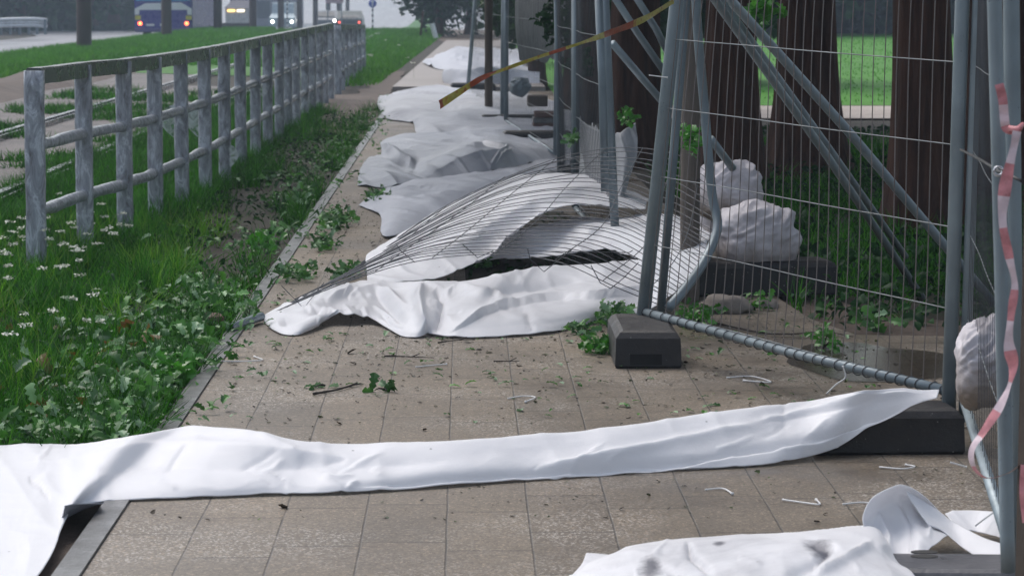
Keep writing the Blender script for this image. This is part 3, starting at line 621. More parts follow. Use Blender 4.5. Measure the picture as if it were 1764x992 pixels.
# bigger grey building behind
bb = thing('shop_building', 'grey building behind the poles, half lost in the rain', 'building', (XP(455, 240), 240, terr(XP(455, 240), 240))); cx = XP(455, 240)
mb = MB(); mb.box((cx, 246, 2.0), (5.5, 10, 6.0)); mb.build('wall', m_simple('shop_wall', (.17, .18, .23), .6, 0, .08), bb)
mb = MB(); mb.box((cx, 246, 5.12), (6.1, 10.6, .24)); mb.build('roof', m_simple('shop_roof', (.1, .1, .12), .6), bb)
for i in range(3):
    mb = MB(); mb.box((cx - 1.7 + i * 1.7, 240.96, .45), (1.1, .06, 1.4)); mb.build('window', m_simple('shop_window', (.05, .06, .08), .2), bb)
# guard rail
gy = 119
gr = thing('guard_rail', 'grey steel crash barrier on the far side of the road', 'barrier', (XP(40, gy), gy, 0))
mb = MB()
pp = [V(-90, 38, gy - 4), V(-30, 36, gy - 1), V(20, 33.5, gy), V(60, 33, gy), V(80, 35, gy + .5)]
for dz_, rr in ((0, .07), (-.13, .045), (-.26, .07)): mb.tube([q + Vector((0, 0, dz_)) for q in pp], rr, 8)
mb.build('rail', m_simple('barrier_steel', (.62, .65, .68), .4, .1, .2), gr, True)
for px in (2, 18, 34, 50, 64, 78):
    g = V(px, 40, gy + .2); mb = MB(); mb.box((g.x, gy + .15, .28), (.1, .12, .62)); mb.build('post', M['galvd'], gr)
# road signs
def striped_pole(px, Y, z1, label, top=None):
    x = XP(px, Y); zb = terr(x, Y); r = thing('road_sign', label, 'sign', (x, Y, zb)); mb = MB(); mb2 = MB(); z = zb; k = 0
    while z < z1:
        (mb if k % 2 else mb2).tube([(x, Y, z), (x, Y, min(z1, z + .14))], .045, 10); z += .14; k += 1
    mb.build('pole', M['black'], r, True); mb2.build('white_bands', M['buswhite'], r, True)
    if top:
        q = MB(); q.tube([(x, Y - .08, z1), (x, Y - .05, z1)], .21, 24); s_ = q.build('sign_face', top, r, True)
        a = MB(); a.box((x, Y - .095, z1 - .03), (.07, .012, .24)); a.add([(x - .11, Y - .10, z1 + .07), (x + .11, Y - .10, z1 + .07), (x, Y - .10, z1 + .2)], [(0, 1, 2)]); a.build('arrow', M['buswhite'], s_)
M['blue'] = m_simple('sign_blue', (.05, .09, .42), .4, 0, .1)
striped_pole(643, 150, 1.15, 'round blue road sign on a black and white banded pole', M['blue'])
striped_pole(497, 176, 2.4, 'black and white banded pole behind the oncoming van', None)
x = XP(578, 190); r = thing('billboard', 'pale pink board on two legs beyond the railing', 'sign', (x, 190, -.85))
mb = MB(); mb.box((x, 190, 1.3), (1.15, .08, .45), None, .01); mb.build('board', m_simple('pink_board', (.42, .30, .33), .5), r)
for s in (-.45, .45):
    mb = MB(); mb.box((x + s, 190.06, .25), (.07, .07, 2.1)); mb.build('leg', M['galvd'], r)
# leaning white board and thin sapling at path end
mb = MB(); p0 = V(751, 66, 101); p1 = V(744, 41, 101); mb.tube([p0, p1], .09, 4); tag(mb.build('leaning_board', M['buswhite']), 'narrow white board leaning in the grass at the path end', 'board')
mb = MB(); mb.tube([V(724, 68, 108), V(726, 45, 108), V(729, 20, 108)], [.05, .04, .03], 8); tag(mb.build('sapling_stake', M['bark'], None, True), 'thin dark stake under the drooping boughs', 'stake')

# ------------------------------------------------------------------ wrapped railing
posts = [(62, 16.1), (146, 17.5), (215, 18.5), (268, 19.7), (314, 21.1), (354, 22.6), (388, 24.3), (416, 26), (441, 27.9), (462, 29.6), (482, 31.4), (497, 33), (511, 34.6), (526, 36.5), (539, 38.3), (551, 40), (561, 41.8), (571, 43.7)]
def railing(plist, label, H0, group):
    root = thing('railing', label, 'railing', (XP(plist[0][0], plist[0][1]), plist[0][1], 0), group)
    pts = [(XP(a, Y), Y) for a, Y in plist]
    for i, (x, Y) in enumerate(pts):
        h = H0(Y); mb = MB(); n = 14; v = []; f = []; wd = .052 if i else .056; dd = .045; tw = random.uniform(-.05, .05)
        for j in range(n + 1):
            z = -.12 + (h + .115) * j / n
            for k in range(12):
                a = 6.2832 * k / 12; c, s = math.cos(a), math.sin(a); e = .45
                q = 1 + .10 * noise.noise(Vector((c * 2, s * 2, z * 7 + Y)))
                v.append((x + wd * q * math.copysign(abs(c) ** e, c) + tw * z * .1, Y + dd * q * math.copysign(abs(s) ** e, s), z))
        for j in range(n):
            for k in range(12): f.append((j * 12 + k, j * 12 + (k + 1) % 12, (j + 1) * 12 + (k + 1) % 12, (j + 1) * 12 + k))
        f.append(tuple((n) * 12 + k for k in range(12)))
        link('post', v, f, M['wrap'], root)
        # loose flaps of torn film
        if random.random() < .45:
            for _ in range(1):
                z0 = random.uniform(.25, h - .25); s = random.choice((-1, 1)); w_ = random.uniform(.04, .1); l_ = random.uniform(.10, .28); fv = []; ff = []
                for j in range(6):
                    tt = j / 5; ww = w_ * math.sin(math.pi * (.15 + .85 * tt)) 
                    fv += [(x + s * (wd - .01), Y - .05, z0 - l_ * tt), (x + s * (wd + ww), Y - .05 - .03 * math.sin(tt * 3), z0 - l_ * tt - .02)]
                for j in range(5): ff.append((j * 2, j * 2 + 1, j * 2 + 3, j * 2 + 2))
                if i < 14: link('torn_film', fv, ff, M['film'], root)
    P = [Vector((x, Y, H0(Y) + .0)) for x, Y in pts]
    ext = P
    def wavy(P, dz, amp):
        out = []
        for a, b in zip(P[:-1], P[1:]):
            for k in range(6):
                q = a.lerp(b, k / 6); q.z += dz + amp * noise.noise(Vector((q.y * 2.2, dz, 0))) ; out.append(q)
        q = P[-1].copy(); q.z += dz; out.append(q); return out
    mb = MB(); W = wavy(ext, -.035, .004); v = []; f = []
    for i, q in enumerate(W):           # flat board rail
        for (dx, dz) in ((-.035, .045), (.035, .045), (.042, .035), (.042, -.045), (-.042, -.045), (-.042, .035)): v.append((q.x + dx, q.y, q.z + dz))
    for i in range(len(W) - 1):
        for k in range(6): f.append((i * 6 + k, i * 6 + (k + 1) % 6, (i + 1) * 6 + (k + 1) % 6, (i + 1) * 6 + k))
    f += [(0, 1, 2, 3, 4, 5), tuple((len(W) - 1) * 6 + k for k in range(6))]
    smooth_by_angle(link('top_rail', v, f, M['rail'], root, False), 25)
    for zf in (.62, .285):
        mb = MB(); W = [Vector((q.x, q.y, q.z * zf)) for q in ext]; W = wavy(W, 0, .008); rr = [.034 * (1 + .25 * noise.noise(Vector((q.y * 6, zf * 9, 0)))) for q in W]
        mb.tube(W, rr, 10); mb.build('middle_rail' if zf > .5 else 'lower_rail', M['wrapr'], root, True)
    return root
t = NT('torn_clear_film'); b = t.bsdf((.62, .65, .7), .2, 0, None, .6); tp = t.n('ShaderNodeBsdfTransparent'); mx = t.n('ShaderNodeMixShader'); t.l(t.ramp(t.noise(t.obj(), 14, 4, .6, 1), [(.35, .2), (.6, .85)]), mx.inputs[0]); t.l(tp.outputs[0], mx.inputs[1]); t.l(b.outputs[0], mx.inputs[2])
M['film'] = t.end(mx.outputs[0])
t = NT('film_wrapped_rail'); p = t.obj(); f = t.noise(p, 22, 5, .65, 1); M['wrapr'] = t.end(t.bsdf(t.ramp(f, [(.3, (.20, .22, .24)), (.55, (.36, .39, .43)), (.7, (.60, .64, .70))]), .2, 0, t.bump(f, .5, .01), .7).outputs[0])
railing(posts, 'long railing wrapped in clear plastic film beside the path', lambda Y: 1.10, None)
railing([(583, 46.5), (590, 48.5), (597, 50.5), (605, 52.8), (612, 55), (620, 57.6), (627, 60.2)], 'short far section of film wrapped railing', lambda Y: 1.06 - .01 * (Y - 46), None)

# ------------------------------------------------------------------ fence
def rotz(a): return Matrix.Rotation(a, 3, 'Z')
def foot_block(c, ang, L, Wd, H, label, slot=True):
    root = thing('ballast_block', label, 'ballast block', (c[0], c[1], 0), 'black rubber fence feet'); Mx = rotz(ang)
    v = []; f = []; b = .012
    # plan: octagonal taper at the ends; stacked rings bottom -> top
    def ring(z, ins, top=0):
        pts = [(-L / 2 + ins, -Wd / 2 + ins), (L / 2 - ins, -Wd / 2 + ins), (L / 2 - ins, Wd / 2 - ins), (-L / 2 + ins, Wd / 2 - ins)]
        return [(Mx @ Vector((p[0], p[1], z))) + Vector((c[0], c[1], 0)) for p in pts]
    rings = [ring(0, .006), ring(.01, 0), ring(H - .03, .004), ring(H - .008, .02), ring(H, .035)]
    for r_ in rings: v += r_
    for j in range(len(rings) - 1):
        for k in range(4): f.append((j * 4 + k, j * 4 + (k + 1) % 4, (j + 1) * 4 + (k + 1) % 4, (j + 1) * 4 + k))
    n = (len(rings) - 1) * 4; f.append((n, n + 1, n + 2, n + 3)); f.append((3, 2, 1, 0))
    o = link('block', v, f, M['rubber'], root, False)
    if slot:
        q = MB(); q.box(Vector((c[0], c[1], .04)) + Mx @ Vector((0, -Wd / 2 - .001, 0)) if ang == 0 else Vector((c[0], c[1], .04)), (.13, .006, .05))
    return root
def frame_tube(pts, r, name, parent, mat='galv'):
    mb = MB(); mb.tube(pts, r, 12); return mb.build(name, M[mat], parent, True)
def bezier_pts(P, n): return [Vector(q) for q in cr_interp([list(p) for p in P], n)]
def mesh_panel(root, BL, BR, TL, TR, nv, hz, bulge=.03, rv=.0020, mat='wire', off=Vector((0, 0, 0))):
    """wires: nv uprights between two edges, horizontals at fractions hz, slightly bulged"""
    def S(u, w_):
        q = (BL.lerp(BR, u)).lerp(TL.lerp(TR, u), w_)
        return q + off + Vector((1, 0, 0)) * bulge * math.sin(u * 3.1) * (math.sin(w_ * 5 + 1) * .6 + .4 * math.sin(u * 7))
    mb = MB()
    for i in range(nv):
        u = (i + .5) / nv; mb.tube([S(u, k / 10) for k in range(11)], rv, 5, False)
    mb.build('upright_wires', M[mat], root, True)
    mb = MB()
    for w_ in hz: mb.tube([S(k / 24, w_) for k in range(25)], rv * 1.1, 5, False)
    mb.build('cross_wires', M['wirel'], root, True)
# main panel (from the corner foot to the right post)
A0 = V(1109, 538, 12.3); A1 = V(1166, 0, 12.3); A2 = A0 + (A1 - A0) * 1.38
B0 = V(1640, 690, 9.62); B1 = V(1664, 0, 9.62); B2 = B0 + (B1 - B0) * 1.32
panel = thing('mesh_fence', 'upright galvanised mesh fence panel standing across the path edge, at the centre right', 'fence', (A0.x, A0.y, 0), 'temporary mesh fence panels')
frame_tube([A0 + (A0 - A1) * .05, A1, A2], .030, 'end_post', panel)
frame_tube([B0 + (B0 - B1) * .10 + Vector((-.01, 0, 0)), B1 + Vector((-.012, 0, 0)), B2 + Vector((-.012, 0, 0))], .0245, 'end_post', panel)
frame_tube([A0 + Vector((0, 0, .004)), V(1360, 607, 10.85), B0 + Vector((0, 0, .03))], .0175, 'bottom_rail', panel, 'galvd')
frame_tube([A2, B2], .0175, 'top_rail', panel)
mesh_panel(panel, A0, B0 + Vector((0, 0, .03)), A2, B2, 31, [(z - .17) / 1.83 for z in (.18, .46, .75, 1.04, 1.33, 1.62)], .035)
mb = MB()
for i in range(31):
    u = (i + .5) / 31; q = A0.lerp(B0 + Vector((0, 0, .03)), u); q2 = V(1360, 607, 10.85); 
    q = Vector(cr_interp([list(A0 + Vector((0, 0, .004))), list(q2), list(B0 + Vector((0, 0, .03)))], 101)[int(u * 100)])
    mb.tube([q + Vector((.020 * math.cos(t_ / 10 * 6.2832), -.006, .020 * math.sin(t_ / 10 * 6.2832))) for t_ in range(11)], .0022, 5, False)
o = mb.build('wire_loops', M['wired'], panel, True); o['kind'] = 'stuff'
# second tube beside each post belongs to the neighbours
right = thing('mesh_fence', 'mesh fence panel running towards the camera at the right edge', 'fence', (B0.x, B0.y, 0), 'temporary mesh fence panels')
C0 = V(1735, 925, 7.12); C1 = V(1713, 0, 7.12); C0g = V(1737, 985, 7.12); C2 = C0 + (C1 - C0) * 1.35
D0 = B0 + Vector((.038, -.02, 0)); D1 = B1 + Vector((.036, -.02, 0)); D2 = B2 + Vector((.036, -.02, 0))
frame_tube([D0 + (D0 - D1) * .05, D1, D2], .0185, 'end_post', right)
frame_tube([C0g, C0, V(1725, 450, 7.12), C1, C2], .0185, 'end_post', right)
frame_tube([D0, C0], .016, 'bottom_rail', right); frame_tube([D2, C2], .016, 'top_rail', right)
mesh_panel(right, D0, C0, D2, C2, 22, [(z - .17) / 1.83 for z in (.18, .46, .75, 1.04, 1.33, 1.62)], .006, .0012, 'wired')
third = thing('galvanised_post', 'galvanised post behind the red and white tape at the right edge', 'post', (XP(1745, 7.3), 7.3, 0))
frame_tube([V(1752, 990, 7.3), V(1746, 400, 7.3), V(1742, 0, 7.3), V(1738, -350, 7.3)], .021, 'tube', third)
# upright pole behind corner
mb = MB(); mb.tube([V(1138, 538, 12.42), V(1160, 270, 12.42), V(1184, -20, 12.42), V(1200, -260, 12.42)], .019, 12)
tag(mb.build('scaffold_pole', M['galvd'], None, True), 'slim galvanised pole leaning beside the corner fence post', 'pole')
# feet
blk = foot_block((.745, 12.03), 0, .27, .70, .152, 'black rubber fence foot end-on under the corner posts, with a slot in its end'); 
mb = MB(); mb.box((.735, 11.686, .037), (.13, .012, .044)); mb.build('slot', m_simple('slot_dark', (.006, .006, .006), .8), blk)
foot_block((1.395, 9.56), R(2), .50, .25, .150, 'black rubber fence foot lying across the path under the white tarp end')
lowb = foot_block((1.17, 7.38), R(-3), .62, .27, .05, 'low grey rubber fence foot in the bottom right corner')
lowb.children[0].data.materials[0] = m_simple('wet_grey_rubber', (.10, .10, .11), .35, 0, .35, 8, .3)
for cy in (7.50, 7.44):
    mb = MB(); c_ = V(1592, 977 if cy > 7.47 else 986, cy); mb.tube([(c_.x, cy, .049), (c_.x, cy, .0515)], .024, 24); mb.v = [((a - c_.x) * 1.5 + c_.x, b, c) for a, b, c in mb.v]; mb.build('socket', m_simple('socket_dark', (.02, .02, .02), .6), lowb)
foot_block((1.50, 14.7), R(8), .75, .30, .17, 'black rubber fence foot loaded with sandbags')
# diagonal braces
def brace(P, r, label):
    mb = MB(); mb.tube(P, r, 12); tag(mb.build('steel_prop', M['galv'], None, True), label, 'prop', 'diagonal brace tubes behind the fence')
brace([V(1170, -90, 12.35), V(1235, 5, 12.6), V(1420, 262, 13.5), V(1592, 518, 14.4)], .0195, 'long diagonal brace tube whose foot ends in the grass, lower left of the pair')
brace([V(1180, -95, 12.45), V(1243, 0, 12.75), V(1428, 255, 13.7), V(1560, 442, 14.5)], .0165, 'slim brace tube lying right alongside the long brace, ending sooner')
brace([V(1198, -90, 12.4), V(1262, 5, 12.6), V(1460, 225, 13.2), V(1636, 433, 13.6), V(1724, 536, 13.85)], .0215, 'thick diagonal brace tube passing behind the right fence post')
brace([V(1225, 240, 14.2), V(1262, 290, 14.4)], .02, 'short lower end of a brace tube above the sandbags')
for P, l in (([V(1048, -20, 17), V(1100, 60, 17.2), V(1150, 132, 17.4)], 'dim brace tube behind the corner posts, uppermost of three'), ([V(1092, -10, 17), V(1130, 50, 17.2), V(1152, 95, 17.4)], 'dim brace tube behind the corner posts, farthest right'), ([V(1055, 75, 16), V(1100, 128, 16.2), V(1145, 180, 16.4)], 'dim brace tube behind the corner posts, lowest'),
             ([V(908, -10, 32), V(955, 30, 32), V(960, 34, 32)], 'short bright brace tube on the far fence, upper'), ([V(898, 20, 33), V(918, 42, 33), V(942, 72, 33)], 'short bright brace tube on the far fence, lower')): brace(P, .021, l)

# wooden posts
mb = MB(); v = []
def wood_post(px, Y, wpx, z1, label, mat='wood', lean=0, z0=-.1):
    x = XP(px, Y); w_ = wpx / F * Y / 2; v = []; f = []; n = 16
    for j in range(n + 1):
        z = z0 + (z1 - z0) * j / n
        for k in range(14):
            a = 6.2832 * k / 14; q = w_ * (1 + .06 * noise.noise(Vector((math.cos(a) * 3, math.sin(a) * 3, z * 1.5)))); v.append((x + lean * z + q * math.cos(a), Y + q * math.sin(a), z))
    for j in range(n):
        for k in range(14): f.append((j * 14 + k, j * 14 + (k + 1) % 14, (j + 1) * 14 + (k + 1) % 14, (j + 1) * 14 + k))
    f.append(tuple(n * 14 + k for k in range(14))); return tag(link('wooden_post', v, f, M[mat]), label, 'post')
wood_post(1190, 14.2, 34, 2.6, 'weathered round timber post behind the corner posts', 'wood')
v0 = V(1782, 992, 6.8); v1 = V(1806, 0, 6.8); mb = MB(); mb.tube([v0 - Vector((0, 0, .3)), v0, v1, v1 + (v1 - v0) * .3], .046, 8)
tag(smooth_by_angle(mb.build('timber_post', M['woodb'])), 'brown timber post at the right edge of the picture', 'post')
wood_post(842, 36, 14, 3, 'brown timber post beyond the far fence', 'woodb')

# ------------------------------------------------------------------ far fence line
def far_panel(pa, Ya, pb, Yb, za, label, nv=26, bulge=.02, posts_r=.024, mat='galvd', lean=(0, 0)):
    X0, X1 = XP(pa, Ya), XP(pb, Yb); root = thing('mesh_fence', label, 'fence', (X0, Ya, 0), 'temporary mesh fence panels')
    a0 = Vector((X0, Ya, .1)); b0 = Vector((X1, Yb, .1)); a1 = Vector((X0 + lean[0], Ya, 2.0)); b1 = Vector((X1 + lean[1], Yb, 2.0))
    frame_tube([a0, a1], posts_r, 'end_post', root, mat); frame_tube([b0, b1], posts_r, 'end_post', root, mat)
    frame_tube([a0, b0], .016, 'bottom_rail', root, mat); frame_tube([a1, b1], .016, 'top_rail', root, mat)
    mesh_panel(root, a0, b0, a1, b1, nv, [.02, .17, .32, .47, .62, .78], bulge, .0019, 'wired')
    return root
far_panel(1062, 15.9, 992, 19.3, 0, 'mesh fence panel just beyond the fallen one', 30, .03, .024, 'galvd', (-.09, 0))
far_panel(990, 19.5, 965, 23, 0, 'second mesh fence panel beyond the fallen one', 30, .03, .024, 'galvd', (0, -.04))
far_panel(958, 26, 872, 33, 0, 'mesh fence panel standing beside the far white tarps, nearer one', 34, .02, .028, 'galvd', (.02, 0))
far_panel(866, 34, 806, 44, 0, 'mesh fence panel standing beside the far white tarps, farther one', 34, .02, .03, 'galvd', (.02, .16))
for (px, Y, l) in ((880, 33.5, 'far fence foot under the tall dark far post'), (925, 29.5, 'far fence foot beside the grey rounded bag'), (815, 46, 'farthest fence foot beside the far white tarp')):
    foot_block((XP(px, Y), Y), R(5), .7, .25, .15, l)
mb = MB(); mb.tube([V(1042, 330, 15.7), V(1038, 150, 15.7), V(1030, -30, 15.7)], .022, 12); tag(mb.build('galvanised_post', M['galvd'], None, True), 'loose galvanised post leaning on the next fence panel', 'post')
# grey debris mesh/tarp hanging dark between far posts
def cloth(patches, name, mat, label, cat='tarp', group=None, thick=.0025, nu=110, nv=40, wr=.012, ws=5, seed=0, parent=None, res=None):
    """patches: list of dicts rows=[[(px,py,Y or None,z)...]...] -> smooth sheets; creases push the sheet along z"""
    allv = []; allf = []
    for pt in patches:
        rows = []
        for row in pt['rows']:
            rr = []
            for q in row:
                if len(q) == 3: P = G(q[0], q[1], q[2])
                else: P = V(q[0], q[1], q[3])
                rr.append((P.x, P.y, P.z, q[0], q[1]))
            rows.append(cr_interp(rr, pt.get('nu', nu)))
        Gd = cr_interp(np.array(rows), pt.get('nv', nv))     # (nv, nu, 5)
        NV, NU = Gd.shape[:2]; P = Gd[:, :, :3].copy(); im = Gd[:, :, 3:]
        if len(pt['rows'][0][0]) == 3:      # keep the sheet from leaning over itself towards the viewer side
            for i in range(NU):
                Yp = -1
                for j in range(NV):
                    if P[j, i, 1] < Yp + .012: P[j, i] = V(im[j, i, 0], im[j, i, 1], Yp + .012)
                    Yp = P[j, i, 1]
        # wrinkle
        dz = np.zeros((NV, NU)); fine = pt.get('fine', .15); sd = seed + pt.get('seed', 0)
        a_, s_ = pt.get('wr', wr), pt.get('ws', ws)
        for j in range(NV):
            for i in range(NU):
                q = P[j, i]; n1 = noise.noise(Vector((q[0] * s_ + sd, q[1] * s_ * .8, q[2] * s_ + sd)))
                n2_ = noise.noise(Vector((q[0] * s_ * 2.7, q[1] * s_ * 2.3 + sd, q[2] * s_ * 3)))
                n3 = noise.noise(Vector((q[0] * s_ * 1.6 + q[1] * s_ * .5 - sd, q[1] * s_ * .35, 7 + sd)))
                dz[j, i] = a_ * (.8 * max(0, 1 - 4.5 * abs(n3)) ** 1.3 + fine * max(0, 1 - 4 * abs(n2_)) + .35 * (1 - 2.4 * abs(n1)) + .3 * n1)
        for (line, wd, amp, kind) in pt.get('creases', []):
            L = np.array(line, float); best = np.full((NV, NU), 1e9); side = np.zeros((NV, NU)); tt_ = np.zeros((NV, NU))
            for s0 in range(len(L) - 1):
                a = L[s0]; b = L[s0 + 1]; ab = b - a; l2 = (ab ** 2).sum()
                tt = np.clip(((im - a) @ ab) / l2, 0, 1); pr = a + tt[..., None] * ab; dd = np.linalg.norm(im - pr, axis=2)
                sg = np.sign((im[..., 0] - a[0]) * ab[1] - (im[..., 1] - a[1]) * ab[0]); m_ = dd < best
                best = np.where(m_, dd, best); side = np.where(m_, sg, side); tt_ = np.where(m_, (s0 + tt) / (len(L) - 1), tt_)
            fade = np.clip(np.minimum(tt_, 1 - tt_) * 6, 0, 1)
            if kind == 'ridge': dz += amp * fade * np.exp(-(best / wd) ** 1.4)
            else: dz += amp * fade * np.where(side > 0, np.exp(-best / (wd * 3)), 0) * np.clip(best / (wd * .25), 0, 1)
        P[:, :, 2] += dz
        lim = pt.get('floor', .004); P[:, :, 2] = np.maximum(P[:, :, 2], lim + .002 * np.sin(P[:, :, 0] * 40))
        n = len(allv) and sum(len(x_) for x_ in allv); allv.append(P.reshape(-1, 3))
        for j in range(NV - 1):
            b_ = n + j * NU
            allf += [(b_ + i, b_ + i + 1, b_ + NU + i + 1, b_ + NU + i) for i in range(NU - 1)]
    o = link(name, np.concatenate(allv), allf, mat, parent)
    md = o.modifiers.new('thickness', 'SOLIDIFY'); md.thickness = thick; md.offset = 0
    if parent is None: tag(o, label, cat, group)
    return o
def row(*a): return list(a)
def rcre(n, x0, x1, yf, L, amp, wd, seed):
    rr = random.Random(seed); out = []
    for _ in range(n):
        x = rr.uniform(x0, x1); y = yf(x) + rr.uniform(-18, 18); a = rr.gauss(0, .7); l = rr.uniform(.4, 1) * L
        m = (x + l / 2 * math.cos(a) + rr.uniform(-6, 6), y + l / 2 * math.sin(a) + rr.uniform(-6, 6)); out.append(([(x, y), m, (x + l * math.cos(a), y + l * math.sin(a))], wd * rr.uniform(.7, 1.4), amp * rr.choice((-1, 1)) * rr.uniform(.5, 1), 'ridge'))
    return out
def strip_rows(top, bot, prof, cap=None):
    """top/bottom silhouettes in px; prof = list of (t, depth offset m) from bottom to top; bottom lies on the ground"""
    n = 24; T = cr_interp([list(p) for p in top], n); B = cr_interp([list(p) for p in bot], n); rows = []
    for (t_, dY, *ex) in prof:
        r_ = []
        for a, b in zip(B, T):
            px = a[0] + (b[0] - a[0]) * t_; py = a[1] + (b[1] - a[1]) * t_
            Yg = G(a[0], a[1], .006).y
            cp = cap(a[0]) if cap else 1e9; Yg = min(Yg, cp)
            k = min(1, abs(a[1] - b[1]) / ex[0]) if ex else 1
            Y = min(Yg + dY * k, cp + dY * .12)
            wf = min(1, max(0, (abs(a[1] - b[1]) - 105) / 60))      # a wide part of the strip lies flat instead of standing
            if wf: tt = min(1, t_ if dY <= .3 else 1); Y = Y * (1 - wf) + wf * (Yg + tt * (G(b[0], b[1], .07).y - Yg) + max(0, dY - .3))
            P = V(px, py, Y)
            if P.z < .004: P = G(px, py, .004)
            r_.append((px, py, 0, P.y))
        rows.append(r_)
    return rows
TGp = 'white tarps torn off the fence'
# -- foreground tarp across the path
top = [(-150, 785), (-60, 776), (0, 771), (60, 768), (120, 769), (165, 766), (230, 754), (315, 738), (370, 740), (430, 745), (520, 763), (600, 766), (700, 765), (800, 762), (900, 752), (1000, 745), (1100, 732), (1200, 715), (1300, 704), (1400, 692), (1470, 680), (1530, 673), (1580, 674), (1618, 672)]
bot = [(-150, 1130), (-30, 1100), (30, 1040), (66, 992), (92, 950), (104, 915), (112, 885), (140, 868), (200, 862), (300, 858), (380, 855), (470, 851), (560, 850), (640, 846), (760, 838), (860, 830), (960, 823), (1080, 814), (1200, 807), (1320, 800), (1430, 776), (1500, 735), (1570, 700), (1614, 686)]
rows = strip_rows(top, bot, [(0, 0), (.16, .03, 60), (.38, .09, 60), (.62, .17, 60), (.82, .235, 60), (1, .30, 60), (.99, .335, 60), (.86, .36, 60)], lambda px: 9.36 if px > 1340 else 99)
cre = [([(610, 838), (760, 826), (960, 812), (1200, 792), (1440, 752)], 5, -.022, 'ridge'), ([(600, 846), (606, 836), (620, 830)], 4, .01, 'ridge'),
       ([(900, 812), (1100, 780), (1300, 735), (1480, 690), (1600, 680)], 7, .022, 'ridge'), ([(950, 825), (1150, 798), (1330, 775), (1470, 735), (1590, 690)], 7, -.018, 'ridge'),
       ([(0, 805), (120, 800), (220, 775), (320, 768), (450, 775), (560, 790), (700, 792)], 12, .014, 'ridge'), ([(100, 812), (300, 805), (560, 806), (800, 796)], 12, -.009, 'ridge'),
       ([(1180, 800), (1300, 782), (1420, 765)], 5, .016, 'ridge'), ([(440, 748), (500, 775), (520, 800)], 8, .008, 'ridge'), ([(1250, 745), (1400, 715), (1540, 682)], 5, -.014, 'ridge')]
M['black'] = m_simple('black_plastic', (.02, .02, .022), .4, 0, .2)
fgt = cloth([dict(rows=rows, nu=420, nv=60, creases=cre + rcre(34, 20, 1500, lambda x: 815 if x < 900 else 815 - (x - 900) * .12, 90, .007, 3, 5), wr=.005, ws=3.2)], 'tarp', M['tarpw'], 'long white tarp stretched across the path in the foreground', 'tarp', TGp)
for (a, b) in ((968, 789), (1146, 731), (1192, 726), (537, 808)):
    Yc = G(a, 812 if a < 1100 else 795, 0).y + .06; c = V(a, b, Yc - .02); mb = MB(); mb.tube([c + Vector((.009 * math.cos(q / 16 * 6.2832), 0, .006 * math.sin(q / 16 * 6.2832))) for q in range(17)], .0028, 6, False); mb.build('eyelet', M['black'], fgt, True)
# turned grey edge at the kerb
cloth([dict(rows=[row((112, 872, .07), (140, 868, .055), (180, 867, .03)), row((104, 905, .05), (125, 890, .03), (160, 872, .02)), row((94, 948, .03), (100, 930, .02), (112, 905, .01))], nu=30, nv=30, wr=.003)], 'tarp_scrap', M['tarpg'], 'small folded grey flap of tarp at the kerb in the lower left', 'tarp')
# -- bottom right tarp with twisted loop
p1 = dict(rows=[row((960, 1040, .0), (1100, 1050, .01), (1250, 1050, .01), (1400, 1045, .01), (1500, 1040, .02), (1600, 1035, .02)),
                row((975, 1000, .02), (1080, 985, .05), (1230, 985, .06), (1380, 985, .07), (1500, 990, .07), (1570, 988, .05)),
                row((985, 993, .035), (1085, 952, .07), (1225, 945, .085), (1370, 945, .10), (1490, 950, .10), (1545, 968, .08)),
                row((1002, 978, .03), (1092, 943, .06), (1220, 928, .08), (1360, 923, .09), (1492, 912, .09), (1530, 935, .07)),
                row((1010, 975, .0), (1095, 940, .01), (1222, 926, .02), (1362, 921, .02), (1494, 908, .03), (1525, 930, .03))],
          nu=220, nv=50, wr=.005, ws=3, creases=[([(1185, 935), (1190, 960), (1230, 992)], 4, -.02, 'ridge'), ([(1380, 930), (1430, 945), (1400, 975), (1350, 995)], 7, -.016, 'ridge'), ([(1400, 992), (1460, 965), (1505, 935)], 5, .02, 'ridge')] + rcre(12, 1030, 1480, lambda x: 972, 90, .005, 3, 4))
# loop disc: fan standing up
p2 = dict(rows=[row((1490, 915, 0, 7.75), (1487, 888, 0, 7.76), (1505, 856, 0, 7.78), (1552, 837, 0, 7.80), (1592, 856, 0, 7.84), (1628, 892, 0, 7.88)),
                row((1494, 920, 0, 7.76), (1502, 898, 0, 7.80), (1522, 875, 0, 7.84), (1556, 862, 0, 7.86), (1592, 876, 0, 7.88), (1626, 900, 0, 7.90)),
                row((1500, 935, 0, 7.70), (1520, 925, 0, 7.74), (1545, 912, 0, 7.80), (1572, 905, 0, 7.78), (1600, 903, 0, 7.82), (1625, 908, 0, 7.86)),
                row((1506, 962, 0, 7.56), (1530, 958, 0, 7.56), (1555, 948, 0, 7.64), (1580, 936, 0, 7.62), (1605, 923, 0, 7.72), (1630, 914, 0, 7.80)),
                row((1505, 1010, 0, 7.38), (1530, 1000, 0, 7.42), (1560, 975, 0, 7.50), (1590, 955, 0, 7.56), (1612, 938, 0, 7.66), (1634, 922, 0, 7.76))],
          nu=90, nv=70, wr=.004, ws=5, seed=3, creases=[([(1510, 880), (1530, 925), (1535, 975)], 5, .014, 'ridge'), ([(1545, 850), (1570, 900), (1570, 960)], 5, -.012, 'ridge'), ([(1580, 860), (1605, 890), (1600, 930)], 4, .012, 'ridge')])
